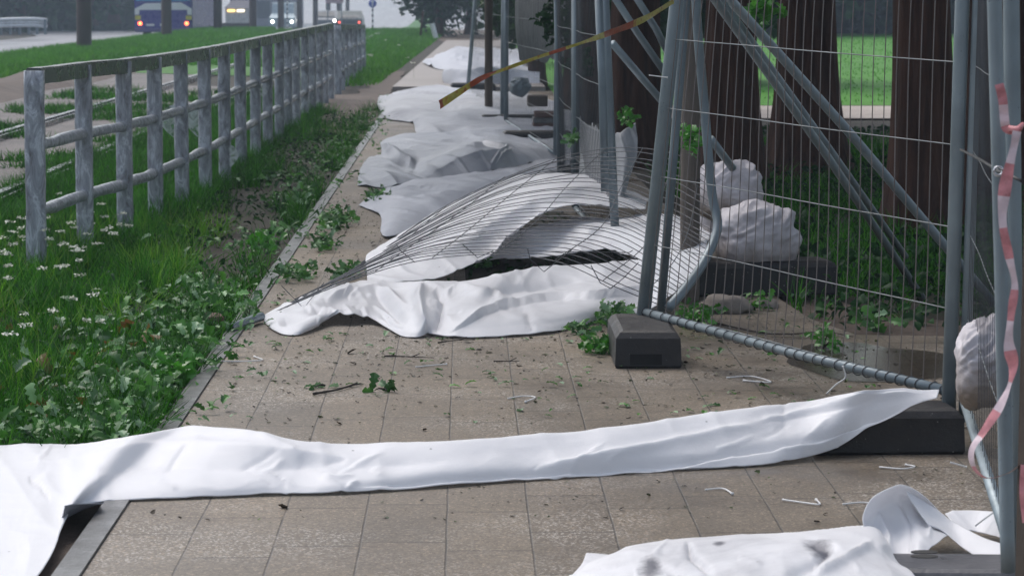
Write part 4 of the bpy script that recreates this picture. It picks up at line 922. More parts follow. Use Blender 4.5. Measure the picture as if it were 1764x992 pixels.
p3 = dict(rows=[row((1560, 845, 0, 7.82), (1600, 868, 0, 7.85), (1640, 898, 0, 7.84), (1690, 925, 0, 7.70), (1738, 942, 0, 7.55)),
                row((1575, 870, 0, 7.80), (1606, 890, 0, 7.82), (1645, 918, 0, 7.78), (1690, 942, 0, 7.64), (1738, 956, 0, 7.50)),
                row((1600, 905, 0, 7.76), (1625, 915, 0, 7.76), (1660, 945, 0, 7.68), (1695, 965, 0, 7.56), (1732, 966, 0, 7.46))],
          nu=80, nv=24, wr=.003, ws=6, seed=9)
p4 = dict(rows=[row((1628, 886, 0, 8.0), (1650, 880, 0, 8.02), (1690, 880, 0, 8.0), (1722, 885, 0, 7.9), (1736, 905, 0, 7.75)),
                row((1640, 900, 0, 7.95), (1665, 898, 0, 7.97), (1695, 900, 0, 7.94), (1722, 910, 0, 7.82), (1737, 928, 0, 7.68)),
                row((1650, 915, 0, 7.90), (1675, 916, 0, 7.92), (1700, 920, 0, 7.88), (1725, 930, 0, 7.76), (1738, 950, 0, 7.60))],
          nu=60, nv=26, wr=.004, ws=6, seed=11)
cloth([p1, p2, p3, p4], 'tarp', M['tarps'], 'smudged white tarp with an upturned twisted loop in the bottom right corner', 'tarp', TGp)
# -- tarp under the fallen panel: front strip, middle strip, upper sheet
fr_top = [(452, 546), (500, 520), (560, 497), (610, 490), (640, 486), (690, 488), (728, 486), (770, 486), (800, 487), (860, 474), (920, 464), (1000, 456), (1080, 452), (1150, 446), (1222, 430)]
fr_bot = [(456, 556), (480, 574), (522, 575), (556, 556), (590, 546), (640, 552), (684, 576), (720, 581), (742, 577), (770, 581), (840, 581), (950, 573), (1040, 552), (1120, 535), (1200, 470)]
rows = strip_rows(fr_top, fr_bot, [(0, .0), (.12, .04, 60), (.3, .16, 60), (.55, .45, 60), (.8, .80, 60), (1, 1.15, 60), (.97, 1.25, 60)], lambda px: 12.85 + max(0, (1222 - px)) * .0095)
# lift the arch in the front hem
for r_i, k in ((0, 1.0), (1, .9), (2, .5)):
    rows[r_i] = [(a, b, 0, Y - k * .32 * math.exp(-((a - 598) / 42) ** 2)) for (a, b, _, Y) in rows[r_i]]
fcre = [([(728, 488), (722, 520), (728, 560), (738, 578)], 7, .05, 'ridge'), ([(748, 500), (764, 515), (756, 545), (748, 575)], 7, -.035, 'ridge'),
        ([(766, 505), (800, 500), (850, 515), (872, 532)], 7, .035, 'ridge'), ([(775, 578), (830, 545), (872, 532), (950, 518), (1060, 512), (1215, 492)], 5, .04, 'step'),
        ([(840, 508), (920, 500), (1000, 482), (1100, 478)], 9, -.02, 'ridge'), ([(560, 520), (600, 505), (650, 500), (700, 530)], 9, .03, 'ridge'),
        ([(640, 500), (670, 530), (700, 560)], 8, -.03, 'ridge'), ([(908, 540), (912, 560), (918, 575)], 4, -.012, 'ridge'), ([(480, 560), (520, 545), (560, 530)], 7, -.02, 'ridge')]
fcre += rcre(26, 480, 760, lambda x: 530, 55, .013, 3, 8) + rcre(8, 800, 1150, lambda x: 500, 110, .006, 4, 3)
f1 = dict(rows=rows, nu=320, nv=80, wr=.009, ws=3.2, fine=.1, creases=fcre)
f2 = dict(rows=[row((795, 458, .03), (850, 449, .05), (900, 446, .08), (960, 441, .11), (1000, 436, .13), (1040, 431, .15), (1080, 440, .17), (1120, 452, .19), (1215, 432, .28)),
                row((798, 452, .07), (850, 440, .09), (905, 432, .12), (960, 424, .15), (1000, 418, .18), (1040, 414, .2), (1085, 418, .22), (1130, 424, .25), (1218, 420, .30)),
                row((785, 443, .11), (845, 427, .14), (900, 415, .17), (960, 402, .2), (1010, 393, .24), (1055, 390, .26), (1100, 392, .28), (1145, 396, .30), (1222, 412, .32)),
                row((780, 435, .13), (835, 415, .17), (880, 402, .20), (935, 388, .21), (990, 376, .23), (1052, 375, .25), (1110, 370, .27), (1170, 376, .3), (1228, 405, .32))],
          nu=200, nv=40, wr=.010, ws=5, seed=4, creases=[([(900, 445), (985, 418), (1060, 393), (1130, 393)], 5, -.03, 'step')])
f3 = dict(rows=[row((633, 487, .05), (680, 488, .05), (740, 483, .06), (800, 462, .10), (850, 436, .14), (880, 403, .22), (940, 374, .30), (1010, 358, .33), (1112, 361, .3)),
                row((632, 470, .10), (690, 465, .12), (750, 450, .14), (805, 430, .18), (850, 412, .22), (900, 392, .28), (960, 365, .34), (1025, 348, .38), (1115, 348, .3)),
                row((632, 440, .12), (690, 420, .16), (750, 400, .2), (810, 375, .26), (860, 352, .30), (920, 335, .36), (975, 325, .40), (1030, 325, .40), (1120, 350, .28)),
                row((660, 425, .08), (720, 385, .12), (780, 350, .20), (840, 325, .26), (890, 305, .30), (940, 300, .36), (990, 300, .38), (1040, 312, .36), (1120, 345, .26))],
          nu=240, nv=90, wr=.010, ws=3, seed=8, creases=[([(885, 405), (950, 370), (1010, 350), (1110, 348)], 6, .03, 'ridge'), ([(650, 470), (760, 440), (860, 400)], 10, .02, 'ridge')])
cloth([f1, f2, f3], 'tarp', M['tarpm'], 'torn white tarp spread under the collapsed mesh panel', 'tarp', TGp)
# -- grey tarps behind
g3 = dict(rows=[row((616, 320, 0.006), (665, 324, 0.006), (720, 314, 0.012), (780, 306, 0.019), (845, 297, 0.031), (905, 284, 0.037), (1000, 268, 0.019)),
                row((620, 296, 0.037), (665, 300, 0.062), (715, 298, 0.050), (775, 287, 0.099), (845, 272, 0.161), (905, 268, 0.099), (1000, 255, 0.037)),
                row((634, 272, 0.043), (665, 282, 0.074), (715, 290, 0.012), (780, 270, 0.124), (850, 250, 0.198), (900, 255, 0.124), (1000, 244, 0.050)),
                row((656, 270, 0.019), (690, 262, 0.062), (735, 258, 0.074), (790, 250, 0.087), (855, 243, 0.124), (905, 240, 0.074), (1000, 232, 0.050)),
                row((655, 248, 0.019), (692, 236, 0.081), (745, 233, 0.074), (800, 230, 0.087), (855, 224, 0.099), (905, 216, 0.087), (1000, 220, 0.062)),
                row((655, 247, 0.000), (692, 235, 0.019), (745, 232, 0.012), (800, 229, 0.019), (855, 223, 0.019), (905, 215, 0.019), (1000, 219, 0.019))],
          nu=260, nv=120, wr=.020, ws=1.9, fine=0, creases=[([(655, 250), (690, 275), (716, 291)], 7, .06, 'ridge'), ([(716, 292), (770, 275), (840, 250)], 6, .06, 'ridge'), ([(845, 296), (862, 268), (880, 256)], 5, .05, 'ridge')])
g3o = cloth([g3], 'tarp', M['tarpg'], 'rumpled grey tarp with a raised white fold behind the collapsed panel', 'tarp', TGp)
fo = dict(rows=[row((772, 284, 0, 25.0), (800, 290, 0, 24.7), (822, 292, 0, 24.6), (845, 298, 0, 24.4)), row((785, 272, 0, 25.1), (815, 274, 0, 24.9), (840, 276, 0, 24.8), (858, 277, 0, 24.7)),
                row((800, 262, 0, 25.3), (822, 258, 0, 25.2), (848, 259, 0, 25.1), (870, 264, 0, 25.0)), row((818, 252, 0, 25.6), (838, 246, 0, 25.6), (862, 250, 0, 25.5), (884, 256, 0, 25.4))], nu=60, nv=50, wr=.02, ws=3, floor=-1)
tag(cloth([fo], 'turned_fold', M['tarpm'], None, parent=g3o), 'bright turned up fold')
g4 = dict(rows=[row((618, 354, 0.006), (655, 374, 0.006), (662, 410, 0.006), (740, 392, 0.012), (830, 350, 0.019), (960, 300, 0.019)),
                row((630, 345, 0.031), (668, 352, 0.050), (690, 372, 0.062), (760, 356, 0.062), (850, 325, 0.062), (980, 285, 0.050)),
                row((655, 333, 0.043), (690, 336, 0.074), (730, 340, 0.074), (790, 325, 0.087), (870, 305, 0.074), (985, 275, 0.050)),
                row((670, 322, 0.006), (715, 314, 0.019), (760, 306, 0.031), (820, 300, 0.037), (900, 285, 0.031), (1000, 264, 0.019))],
          nu=200, nv=60, wr=.02, ws=2.2, fine=0, seed=6)
cloth([g4], 'tarp', M['tarpg2'] if 'tarpg2' in M else m_tarp('pale_grey_tarp', (.47, .495, .56), dirt_or_patch=(.78, .8, .85), amount=.3, stain=1.4, trans=.2, seed=1.4, crum=2.4, bstr=.5, bd=.03), 'pale grey tarp end lying beside the green leaves left of the collapsed panel', 'tarp', TGp)
g1 = dict(rows=[row((652, 190, 0.006), (668, 206, 0.006), (710, 213, 0.006), (722, 232, 0.006), (790, 232, 0.012), (870, 242, 0.019), (1000, 256, 0.012)),
                row((650, 182, 0.050), (680, 190, 0.087), (720, 196, 0.087), (750, 212, 0.074), (800, 206, 0.112), (880, 202, 0.112), (1000, 220, 0.062)),
                row((651, 174, 0.062), (690, 172, 0.124), (730, 174, 0.124), (780, 178, 0.099), (820, 182, 0.124), (890, 185, 0.124), (1000, 205, 0.087)),
                row((653, 170, 0.037), (700, 160, 0.087), (745, 152, 0.112), (790, 158, 0.099), (840, 163, 0.099), (910, 168, 0.099), (990, 192, 0.074)),
                row((656, 168, 0.000), (702, 158, 0.019), (747, 149, 0.025), (790, 156, 0.025), (840, 160, 0.025), (910, 166, 0.025), (990, 190, 0.025))],
          nu=240, nv=90, wr=.035, ws=1.1, fine=0, seed=3)
cloth([g1], 'tarp', m_tarp('white_grey_tarp', (.64, .66, .71), dirt_or_patch=(.30, .31, .37), amount=.95, stain=.5, trans=.2, seed=4.1, crum=1.5, bstr=.7, bd=.06), 'rumpled white and grey tarp lying before the raised slab', 'tarp', TGp)  # pale base broken by broad grey patches
fa1 = dict(rows=[row((727, 109, .08), (752, 119, .08), (800, 122, .08), (850, 121, .08), (900, 124, .08)), row((735, 103, .15), (765, 104, .22), (800, 105, .22), (850, 106, .2), (900, 110, .2)),
                 row((760, 99, .15), (780, 88, .25), (805, 88, .25), (850, 90, .22), (900, 92, .2)), row((762, 97, .08), (785, 85, .08), (806, 86, .08), (850, 88, .1), (900, 90, .1))], nu=110, nv=40, wr=.07, ws=.8, floor=.075)
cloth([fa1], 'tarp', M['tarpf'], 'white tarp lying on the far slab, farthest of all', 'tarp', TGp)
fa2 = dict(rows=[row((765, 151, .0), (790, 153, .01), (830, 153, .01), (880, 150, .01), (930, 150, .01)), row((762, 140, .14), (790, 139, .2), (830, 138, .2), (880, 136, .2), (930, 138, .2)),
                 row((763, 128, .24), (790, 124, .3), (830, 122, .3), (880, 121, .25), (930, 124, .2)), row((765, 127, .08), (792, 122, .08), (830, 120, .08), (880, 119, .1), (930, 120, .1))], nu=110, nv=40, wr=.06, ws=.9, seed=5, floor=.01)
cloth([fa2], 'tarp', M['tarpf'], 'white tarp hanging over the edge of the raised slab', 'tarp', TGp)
# hanging tarp on the next fence panel
hg = dict(rows=[row((1000, 212, 0, 19.0), (1030, 225, 0, 17.8), (1060, 232, 0, 17.0), (1095, 215, 0, 17.0)), row((1000, 260, 0, 18.9), (1030, 262, 0, 17.7), (1065, 268, 0, 16.9), (1098, 262, 0, 16.9)),
                row((998, 300, 0, 18.8), (1030, 305, 0, 17.6), (1066, 312, 0, 16.8), (1085, 310, 0, 16.8)), row((998, 330, 0, 18.7), (1035, 345, 0, 17.5), (1060, 350, 0, 16.7), (1075, 345, 0, 16.7))], nu=80, nv=50, wr=.03, ws=6, floor=-1)
cloth([hg], 'hanging_tarp', M['tarph'], 'grey tarp scrap hanging in folds on the mesh beyond the fallen panel', 'tarp')
hg2 = dict(rows=[row((888, -20, 0, 31), (930, -15, 0, 29.2), (975, -10, 0, 27)), row((888, 50, 0, 31), (930, 55, 0, 29.2), (975, 60, 0, 27)), row((895, 105, 0, 31), (935, 110, 0, 29.2), (972, 100, 0, 27))], nu=60, nv=40, wr=.04, ws=3, floor=-1)
cloth([hg2], 'debris_netting', m_tarp('dark_netting', (.022, .032, .042), dirt_or_patch=(.05, .065, .08), amount=.6, stain=2, trans=.1), 'dark blue grey netting hung on the far fence panel', 'netting')

sheet('dark_ground_patch', [(.1 + .5 * math.cos(a) * (1 + .3 * noise.noise(Vector((math.cos(a) * 2, math.sin(a) * 2, 5)))) + .35, 17.2 + 3.4 * math.sin(a)) for a in [k / 36 * 6.2832 for k in range(36)]], .003, M['soil'])  # dark sheet laid on the paving to make the tarp tear dark
litter(240, lambda n: RNG.uniform(-.1, .9, n), lambda n: RNG.uniform(14.8, 19.8, n), (.006, .04), (.03, .06), 'dark', 'dark_leaf_litter', .4)
# ------------------------------------------------------------------ collapsed mesh panel
rowsM = [
    [(452, 547, 13.60), (560, 500, 13.45), (700, 453, 13.2), (830, 440, 12.9), (960, 450, 12.6), (1060, 494, 12.45), (1150, 530, 12.40)],
    [(515, 514, 14.40), (620, 462, 14.2), (760, 408, 13.8), (900, 385, 13.4), (1040, 392, 13.1), (1130, 430, 12.9), (1190, 472, 12.75)],
    [(580, 479, 15.40), (700, 415, 15.1), (840, 347, 14.6), (960, 322, 14.2), (1070, 330, 13.9), (1150, 366, 13.6), (1230, 408, 13.30)],
    [(640, 442, 16.60), (780, 350, 16.1), (920, 285, 15.6), (1030, 258, 15.3), (1110, 256, 15.0), (1180, 272, 14.6), (1232, 308, 14.2)]]
R3 = [[list(V(*q)) for q in r_] for r_ in rowsM]
NW = 28; Gm = cr_interp(np.array([cr_interp(r_, 60) for r_ in R3]), NW)
fp = thing('collapsed_mesh_fence', 'collapsed mesh fence panel bent over the white tarps', 'fence', (Gm[0, 0, 0], Gm[0, 0, 1], 0), 'temporary mesh fence panels')
mb = MB()
for j in range(NW):
    path = [Vector(q) + Vector((0, 0, .012 * noise.noise(Vector((j * .7, i * .08, 1))))) for i, q in enumerate(Gm[j])]
    pw = path[::2] + [path[-1]]; mb.tube(pw, [.0030 - .0009 * min(1, i / 12) for i in range(len(pw))], 5, False)
mb.build('long_wires', M['wired'], fp, True)
mb = MB()
for i in (9, 16, 23, 31, 39, 47, 54):
    mb.tube([Vector(Gm[j, min(59, i)]) + Vector((0, 0, .003)) for j in range(0, NW)], .0021, 5, False)
for line, Y in (([(485, 492), (523, 531), (558, 487)], 13.5), ([(683, 421), (690, 432), (715, 452)], 13.25), ([(796, 420), (823, 444), (850, 432)], 13.0), ([(909, 428), (913, 446), (937, 468), (985, 430)], 12.7), ([(1018, 457), (1034, 487), (1052, 497), (1075, 478), (1100, 452)], 12.5), ([(940, 433), (1010, 434), (1084, 435)], 12.8), ([(1084, 435), (1090, 431)], 12.8)):
    mb.tube([V(a, b, Y) for a, b in line], .0021, 5, False)
mb.build('kinked_cross_wires', M['wired'], fp, True)
frame_tube(bezier_pts([V(1200, -220, 12.95), V(1199, 0, 12.95), V(1213, 180, 12.95), V(1226, 330, 12.92), V(1236, 392, 12.85), V(1212, 452, 12.7), V(1178, 500, 12.5), V(1150, 532, 12.4)], 40), .021, 'bent_end_post', fp, 'galvd')
mb = MB(); a = G(396, 565, .022); b = G(450, 545, .03); mb.tube([a, b], .020, 14, False); mb.tube([a, b], .0165, 14, False)
mb.build('rail_end', M['galvd'], fp, True)

# ------------------------------------------------------------------ sandbags, stones
def sack(c, size, ang, tilt, label, seed, name='sandbag', mat='sack', wr=1.0):
    n, m = 70, 90; v = []; f = []; Mx = Matrix.Rotation(ang, 3, 'Z') @ Matrix.Rotation(tilt, 3, 'X')
    for j in range(n + 1):
        th = math.pi * j / n
        for i in range(m):
            ph = 2 * math.pi * i / m; e = .62
            cs, sn = math.cos(ph), math.sin(ph); st, ct = math.sin(th), math.cos(th)
            p = Vector((math.copysign(abs(cs) ** e, cs) * st ** .75, math.copysign(abs(sn) ** e, sn) * st ** .75, math.copysign(abs(ct) ** .8, ct)))
            q = Vector((p.x * 1.6, p.y * 1.6, p.z * 1.6)) + Vector((seed, 0, 0))
            r_ = 1 + .16 * noise.noise(q * .8) + wr * .015 * (1 - 3 * abs(noise.noise(Vector((q.x * 1.1 + q.z, q.y * 2, q.z * 3.4))))) + wr * .018 * (1 - 3 * abs(noise.noise(q * 3.1)))
            pl = noise.noise(Vector((p.x * .9 + p.z * .8 + seed, p.z * 4.2 - p.x * 2.6, p.y * 1.5))); up = min(1, max(0, (p.z + .25) * 1.6))
            r_ += wr * up * .065 * (1 - 3.2 * abs(pl)) 
            for ea in ((.75, -.2, .75), (-.85, -.3, .35), (.95, -.4, .05)):
                dd_ = (p - Vector(ea)).length; r_ += .15 * wr * math.exp(-(dd_ / .24) ** 2)
            p = Vector((p.x * size[0] / 2, p.y * size[1] / 2, p.z * size[2] / 2)) * r_
            v.append(Mx @ p + Vector(c))
    for j in range(n):
        for i in range(m): f.append((j * m + i, (j + 1) * m + i, (j + 1) * m + (i + 1) % m, j * m + (i + 1) % m))
    return tag(link(name, v, f, M[mat]), label, 'sandbag' if name == 'sandbag' else name, 'sandbags weighing the fence feet' if name == 'sandbag' else None)
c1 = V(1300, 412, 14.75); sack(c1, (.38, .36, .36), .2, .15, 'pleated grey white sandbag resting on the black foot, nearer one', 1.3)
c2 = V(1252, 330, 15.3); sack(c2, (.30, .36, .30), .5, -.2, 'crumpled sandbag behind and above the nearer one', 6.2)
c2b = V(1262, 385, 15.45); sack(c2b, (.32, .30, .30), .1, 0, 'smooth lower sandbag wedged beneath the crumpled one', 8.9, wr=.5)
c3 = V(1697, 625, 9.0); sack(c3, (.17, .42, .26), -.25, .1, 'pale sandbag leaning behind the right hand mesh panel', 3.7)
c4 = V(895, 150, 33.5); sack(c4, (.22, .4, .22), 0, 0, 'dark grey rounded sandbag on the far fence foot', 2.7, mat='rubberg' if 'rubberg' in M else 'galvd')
# sack neck ribbons
def rock(c, s, seed, label):
    v = []; f = []; n, m = 14, 20
    for j in range(n + 1):
        for i in range(m):
            th = math.pi * j / n; ph = 6.2832 * i / m; p = Vector((math.sin(th) * math.cos(ph), math.sin(th) * math.sin(ph), math.cos(th)))
            p *= 1 + .3 * noise.noise(p * 1.6 + Vector((seed, 0, 0))) + .08 * noise.noise(p * 6); v.append((c[0] + p.x * s[0], c[1] + p.y * s[1], c[2] + p.z * s[2]))
    for j in range(n):
        for i in range(m): f.append((j * m + i, (j + 1) * m + i, (j + 1) * m + (i + 1) % m, j * m + (i + 1) % m))
    tag(link('stone', v, f, M['stone']), label, 'stone')
g = G(1248, 538); rock((g.x, g.y, .03), (.12, .1, .06), 2, 'pale flat stone in front of the sandbagged foot')
g = G(1320, 530); rock((g.x, g.y, .015), (.06, .06, .035), 5, 'small stone right of the flat pale stone')
# bricks by the far fence and red-brown block at kerb
g = G(370, 565); mb = MB(); mb.box((g.x, g.y, .03), (.07, .16, .065), rotz(.2), .006); tag(mb.build('brick', M['brick']), 'old red brick standing at the kerb beside the tube end', 'brick')
mb = MB()
bk = thing('brick_stack', 'low stack of red bricks topped with snow white film by the far fence', 'brick stack', (XP(938, 32), 32, 0))
bk['label'] = 'low stack of red and white slabs beside the far fence'
for k in range(4):
    mb = MB(); mb.box((XP(938, 32) + .01 * (k % 2), 32, .035 + k * .06), (.30 - .02 * k, .5, .055), None, .006); mb.build('slab', M['brick'] if k % 2 else M['kerb'], bk)
mb = MB(); mb.box((XP(926, 32), 32.1, .36), (.22, .4, .12), None, .01); tag(mb.build('timber_block', M['woodb']), 'dark timber block on top of the slab stack', 'timber')

# ------------------------------------------------------------------ tapes
def ribbon(pts, w_, colors, name, label, twist=0.0, seg=.03, cat='tape', n=160, along=Vector((0, 0, 1)), root=None, wvar=0, wl=None):
    P = cr_interp([list(p) for p in pts], n); v = []; f = []
    for i in range(n):
        t_ = Vector(P[min(i + 1, n - 1)] - P[max(i - 1, 0)]).normalized(); up = (along - t_ * along.dot(t_)).normalized(); sd = t_.cross(up)
        a = twist * i / n * 6.28 + .5 * noise.noise(Vector((i * .05, 3, 1))); d_ = up * math.cos(a) + sd * math.sin(a)
        ww = (w_ if wl is None else float(np.interp(i / n, [j / (len(wl) - 1) for j in range(len(wl))], wl))) * (1 + wvar * noise.noise(Vector((i * .06, 8, 2)))); p = Vector(P[i])
        v += [p - d_ * ww / 2, p + sd * .003 * math.sin(i * .5), p + d_ * ww / 2]
    for i in range(n - 1): a = i * 3; f += [(a, a + 1, a + 4, a + 3), (a + 1, a + 2, a + 5, a + 4)]
    o = link(name, [tuple(q) for q in v], f, colors[0], root)
    for c in colors[1:]: o.data.materials.append(c)
    L = np.concatenate([[0], np.cumsum(np.linalg.norm(np.diff(P, axis=0), axis=1))])
    for pi, pl in enumerate(o.data.polygons):
        k = L[min(n - 1, pi // 2)]; s_ = int(k / seg) % 2
        pl.material_index = s_ if len(colors) > 1 else 0
    if root is None: tag(o, label, cat)
    return o
t = NT('yellow_tape'); p = t.obj(); f = t.noise(p, 26, 4, .6); M['tyel'] = t.end(t.bsdf(t.ramp(f, [(.30, (.22, .19, .03)), (.52, (.38, .34, .05)), (.60, (.30, .15, .03)), (.68, (.20, .05, .015))]), .4, 0, t.bump(f, .4, .004)).outputs[0]); M['tred'] = m_simple('faded_red_tape', (.26, .045, .012), .4, 0, .5, 18, .3)
M['trr'] = m_simple('red_stripe', (.68, .27, .29), .35, 0, .45, 16, .3); M['tww'] = m_simple('white_stripe', (.78, .62, .66), .35, 0, .2, 14, .3)
yp = [V(1161, 2, 12.2), V(1110, 33, 11.8), V(1050, 57, 11.4), V(1000, 75, 11.1), V(930, 98, 10.9), V(868, 120, 10.7), V(830, 135, 10.6), V(790, 160, 10.5), V(757, 181, 10.4)]
o = ribbon(yp, .027, [M['tyel'], M['tred']], 'barrier_tape', 'loose yellow and red barrier tape blowing from the corner post', 0, .03, wvar=.35, wl=[.022, .024, .026, .012, .014, .012, .020, .027, .036])
for pi, pl in enumerate(o.data.polygons):
    u = (pi // 2) / 159; pl.material_index = 1 if (.16 < u < .27) or (.66 < u < .81 and pi % 2 == (1 if u < .7 else pi % 2)) or (.42 < u < .47) or u > .97 else 0
rt = thing('barrier_tape', 'red and white striped barrier tape knotted and trailing down the right posts', 'tape', V(1745, 230, 6.9))
def px3(L, Y): return [V(a, b, Y) for a, b in L]
ribbon(px3([(1721, 145), (1727, 170), (1730, 200), (1733, 220), (1745, 226), (1758, 222)], 6.95), .022, [M['trr'], M['tww']], 'upper_end', '', .1, .05, root=rt, along=Vector((1, 0, 0)), n=60)
ribbon(px3([(1752, 226), (1745, 260), (1732, 320), (1727, 380), (1738, 440), (1748, 490), (1742, 540), (1738, 590), (1745, 630), (1738, 665), (1722, 700), (1695, 742), (1674, 775), (1678, 805), (1700, 823), (1735, 815), (1757, 800), (1764, 790), (1775, 830)], 6.8), .021, [M['tww'], M['trr']], 'trailing_strip', '', .25, .075, root=rt, along=Vector((1, 0, 0)), n=220, wvar=.7)
ribbon(px3([(1764, 800), (1762, 850), (1767, 900)], 6.7), .016, [M['trr']], 'loose_end', '', .1, .2, root=rt, along=Vector((1, 0, 0)), n=30)
q = MB(); cc = V(1752, 224, 6.9)
q.tube([cc + Vector((-.02, 0, .005)), cc + Vector((0, -.012, 0)), cc + Vector((.015, 0, .015))], [.006, .010, .005], 8); q.build('knot', M['trr'], rt, True)
# ring bolt and clamp on the right
cl = thing('eye_bolt_clamp', 'steel clamp with a round eye bolt joining the right posts', 'clamp', V(1720, 294, 7.0))
cc = V(1720, 295, 7.0); ring = [cc + Vector((.0105 * math.cos(a), 0, .0105 * math.sin(a))) for a in [i / 24 * 6.2832 for i in range(25)]]
mb = MB(); mb.tube(ring, .0032, 8, False); mb.build('eye', m_simple('bright_steel', (.6, .62, .65), .25, .8, .1), cl, True)
mb = MB(); mb.tube([V(1655, 258, 8.6), V(1690, 276, 7.6), V(1722, 296, 7.02), V(1745, 305, 6.95), V(1760, 312, 6.9)], .004, 8); mb.build('bolt', M['black'], cl, True)
# ------------------------------------------------------------------ cable ties and twigs
def tie(pts, label, Y=None):
    P = [V(a, b, Y) if Y else G(a, b, .006) for a, b in pts]; P = bezier_pts(P, 20)
    mb = MB(); mb.tube(P, [.0035] + [.0028] * 18 + [.0055], 6); tag(mb.build('cable_tie', M['tie'], None, True), label, 'cable tie', 'snapped white cable ties')
tie([(384, 622), (420, 622), (452, 620), (438, 614)], 'white cable tie on the paving near the left kerb')
tie([(716, 632), (745, 629), (770, 627)], 'straight white cable tie left of the corner foot')
tie([(875, 686), (900, 682), (922, 684), (905, 692)], 'bent white cable tie in the middle of the paving')
tie([(1252, 650), (1295, 648), (1328, 658), (1280, 655)], 'white cable ties right of the corner foot')
tie([(1215, 843), (1245, 841), (1262, 850)], 'white cable tie in front of the foreground tarp, leftmost of three')
tie([(1348, 860), (1390, 866), (1412, 868), (1406, 860)], 'white cable tie in front of the foreground tarp, middle of three')
tie([(1452, 868), (1480, 865), (1502, 866)], 'white cable tie in front of the foreground tarp, rightmost of three')
tie([(1515, 804), (1555, 807), (1576, 803), (1560, 800)], 'looped white cable tie before the right hand foot')
tie([(1424, 678), (1440, 662), (1456, 650), (1452, 630)], 'loose cable tie hanging from the bottom rail', 10.2)
tie([(1118, 130), (1150, 134)], 'short white cable tie sticking out left of the corner post', 12.1)
tie([(1637, 796), (1665, 804)], 'short white cable tie end at the right mesh panel', 8.4)
tie([(1680, 905), (1700, 890), (1718, 878)], 'pale cable tie sticking up behind the twisted tarp', 7.9)
def sprig(cx, cy, r, n, label, mat='oak', size=(.035, .07), z=.03, Y=None, h=.05, twig=True, seedv=0):
    c = V(cx, cy, Y) if Y else G(cx, cy, 0); root = thing('leafy_twig', label, 'leafy twig', c)
    P = leaf_clump((c.x, c.y, c.z + (h if not Y else 0)), (r[0], r[1], h), n)
    if not Y: P[:, 2] = np.maximum(P[:, 2], .006)
    leaves_mesh('leaves', P, RNG.uniform(size[0], size[1], n), M[mat], flat=.75, parent=root)
    mb = MB()
    for k in range(4):
        q = P[int(random.random() * n)]; mb.tube([c + Vector((0, 0, .01)), (c + Vector(q)) / 2 + Vector((0, 0, .01)), Vector(q)], [.004, .003, .0015], 5, False)
    mb.build('twig', M['twig'], root, True)
sprig(1060, 560, (.10, .35), 110, 'big leafy twig against the left side of the corner foot', h=.045)
sprig(1030, 608, (.08, .12), 60, 'fresh green leafy twig in front of the corner foot, on the left', 'bright', h=.03)
sprig(1000, 575, (.06, .12), 30, 'sparse leaves at the front hem of the torn tarp', h=.02)
sprig(655, 350, (.10, .5), 80, 'dark leafy twig lying on the pale grey tarp end', 'oak', h=.05)
sprig(578, 392, (.13, .9), 150, 'leafy branch across the path left of the grey tarps', 'oak', h=.05)
sprig(560, 428, (.10, .4), 70, 'yellowing leafy twig nearer than the leafy branch', 'oak', h=.03)
sprig(505, 482, (.13, .35), 80, 'green leafy twig left of the collapsed panel', 'oak', h=.04)
sprig(600, 478, (.10, .3), 60, 'leafy twig caught under the collapsed panel wires', 'oak', h=.03)
sprig(428, 552, (.05, .12), 30, 'upright green leaves beside the tube end at the kerb', 'oak', h=.06)
sprig(1205, 560, (.10, .3), 60, 'green leafy twig behind the bottom rail at the corner', 'bright', h=.05)
sprig(1300, 535, (.08, .15), 34, 'bright leaves beside the flat stone', 'bright', h=.04)
sprig(1418, 604, (.06, .15), 30, 'leafy twig at the edge of the puddle', 'bright', h=.05)
sprig(1505, 562, (.08, .2), 24, 'pale broad leaves on the dark soil behind the fence', 'oak', h=.03, size=(.05, .09))
sprig(660, 674, (.07, .06), 7, 'few broad pale leaves on the paving before the tarp', 'oak', h=.006, size=(.05, .08))
sprig(560, 668, (.05, .05), 5, 'small broken leaves beside the black twig', 'oak', h=.006, size=(.04, .06))
sprig(830, 455, (.12, .5), 90, 'green leaves showing in the tear of the tarp', 'oak', h=.03)
sprig(1312, 12, (.085, .1), 34, 'bright green leaves hanging at the top in front of the brace tubes', 'bright', (.06, .10), Y=12.9, h=.09)
sprig(1190, 240, (.045, .06), 50, 'bright green leaves caught between the corner posts', 'bright', (.035, .06), Y=13.7, h=.075)
sprig(1082, 205, (.05, .06), 26, 'green leaves stuck on the crumpled grey tarp', 'bright', (.04, .07), Y=16.5, h=.05)
sprig(986, 240, (.035, .05), 22, 'dark leaves stuck to the second fence post', 'oak', (.04, .06), Y=19, h=.045)
sprig(965, 40, (.16, .4), 160, 'dark leafy bough hanging over the far fence', 'dark', (.06, .11), Y=24, h=.22)
sprig(1000, 110, (.10, .3), 90, 'lower tip of a dark leafy bough at the far fence', 'dark', (.06, .10), Y=23, h=.12)
sprig(330, 600, (.09, 0.40), 60, 'torn leafy twig lying over the kerb, just nearer than the tube end', 'oak', (.04, .085), h=.05)
sprig(300, 655, (.09, 0.29), 70, 'bright torn leafy twig in the litter left of the kerb, second from the foreground tarp', 'bright', (.04, .085), h=.05)
sprig(390, 520, (.09, 0.56), 60, 'torn leafy twig on the kerb, just beyond the tube end', 'oak', (.04, .085), h=.05)
sprig(455, 430, (.09, 0.74), 60, 'bright torn leafy twig on the verge left of the branch across the path', 'bright', (.04, .085), h=.05)
sprig(520, 350, (.09, 0.90), 60, 'torn leafy twig on the kerb beside the pale grey tarp end', 'oak', (.04, .085), h=.05)
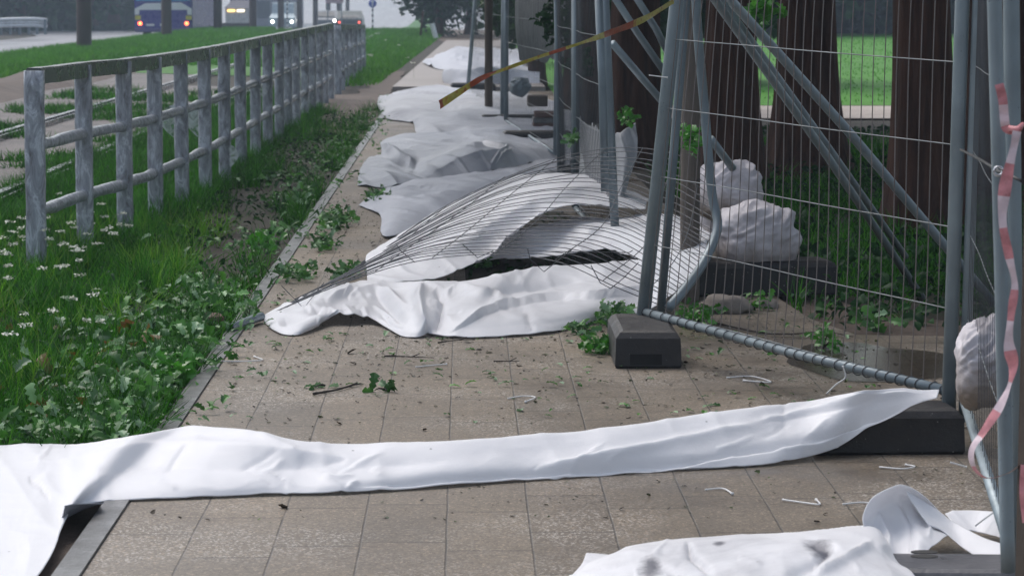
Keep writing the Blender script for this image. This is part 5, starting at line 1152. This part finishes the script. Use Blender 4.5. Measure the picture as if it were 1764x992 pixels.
sprig(250, 700, (.09, 0.20), 60, 'torn leafy twig in the litter nearest the foreground tarp', 'oak', (.04, .085), h=.05)
def twig(pts, r, label):
    P = bezier_pts([G(a, b, .008) for a, b in pts], 24); mb = MB(); mb.tube(P, [r * (1 - .6 * i / 23) * random.uniform(.8, 1.2) for i in range(24)], 6)
    k = 14; mb.tube([P[k], P[k] + Vector((.03, .06, .006))], r * .6, 5); tag(mb.build('twig', M['twig'], None, True), label, 'twig')
twig([(540, 678), (575, 672), (605, 664), (622, 660)], .006, 'forked black twig lying on the paving among broken leaves')
twig([(662, 613), (700, 614), (748, 616)], .004, 'straight dark twig in front of the torn tarp')
twig([(850, 622), (895, 622)], .0035, 'thin brown twig left of the corner foot')
twig([(755, 590), (785, 586), (818, 585)], .0035, 'dark curved twig at the front hem of the torn tarp')
twig([(1230, 556), (1330, 575), (1420, 572), (1470, 580)], .005, 'long thin branch lying on the ground behind the bottom rail')
twig([(150, 650), (148, 690), (160, 735)], .004, 'dark stem standing in the leaf litter at the left')
# scattered crumbs on the paving
n = 7500; x = RNG.uniform(-.98, 1.9, n); y = 8.2 + 14 * RNG.uniform(0, 1, n) ** 1.1
dens = .16 + .9 * np.exp(-((y - 12.2) / 1.3) ** 2) + .7 * (y > 13.5) * np.exp(-((x + .8) / .45) ** 2) + .3 * (n2(x, y, 2.4, 6) > .2)
k = RNG.uniform(0, 1, n) < dens; x, y = x[k], y[k]; s = RNG.gamma(2, .0035, len(x)) + .003
tag(leaves_mesh('leaf_crumbs', np.stack([x, y, np.full(len(x), .004)], 1), s, M['debris'], (QLEAF, QLEAF_F), .25), kind='stuff')
litter(420, lambda n: RNG.uniform(-.95, 1.7, n), lambda n: RNG.uniform(10.2, 15.5, n), (.003, .014), (.018, .055), 'oak', 'small_torn_leaves', .18, cond=lambda x, y: n2(x, y, 2, 1) > -.15)

# ------------------------------------------------------------------ rain haze
mb = MB(); mb.box((0, 190, 7.6), (560, 560, 17.4)); hz = mb.build('haze', None)
t = NT('rain_haze'); vp = t.n('ShaderNodeVolumePrincipled'); vp.inputs['Color'].default_value = (.62, .78, .95, 1); vp.inputs['Density'].default_value = .0012; vp.inputs['Anisotropy'].default_value = .2
t.l(vp.outputs[0], t.out.inputs['Volume']); hz.data.materials.append(t.m); tag(hz, kind='stuff')
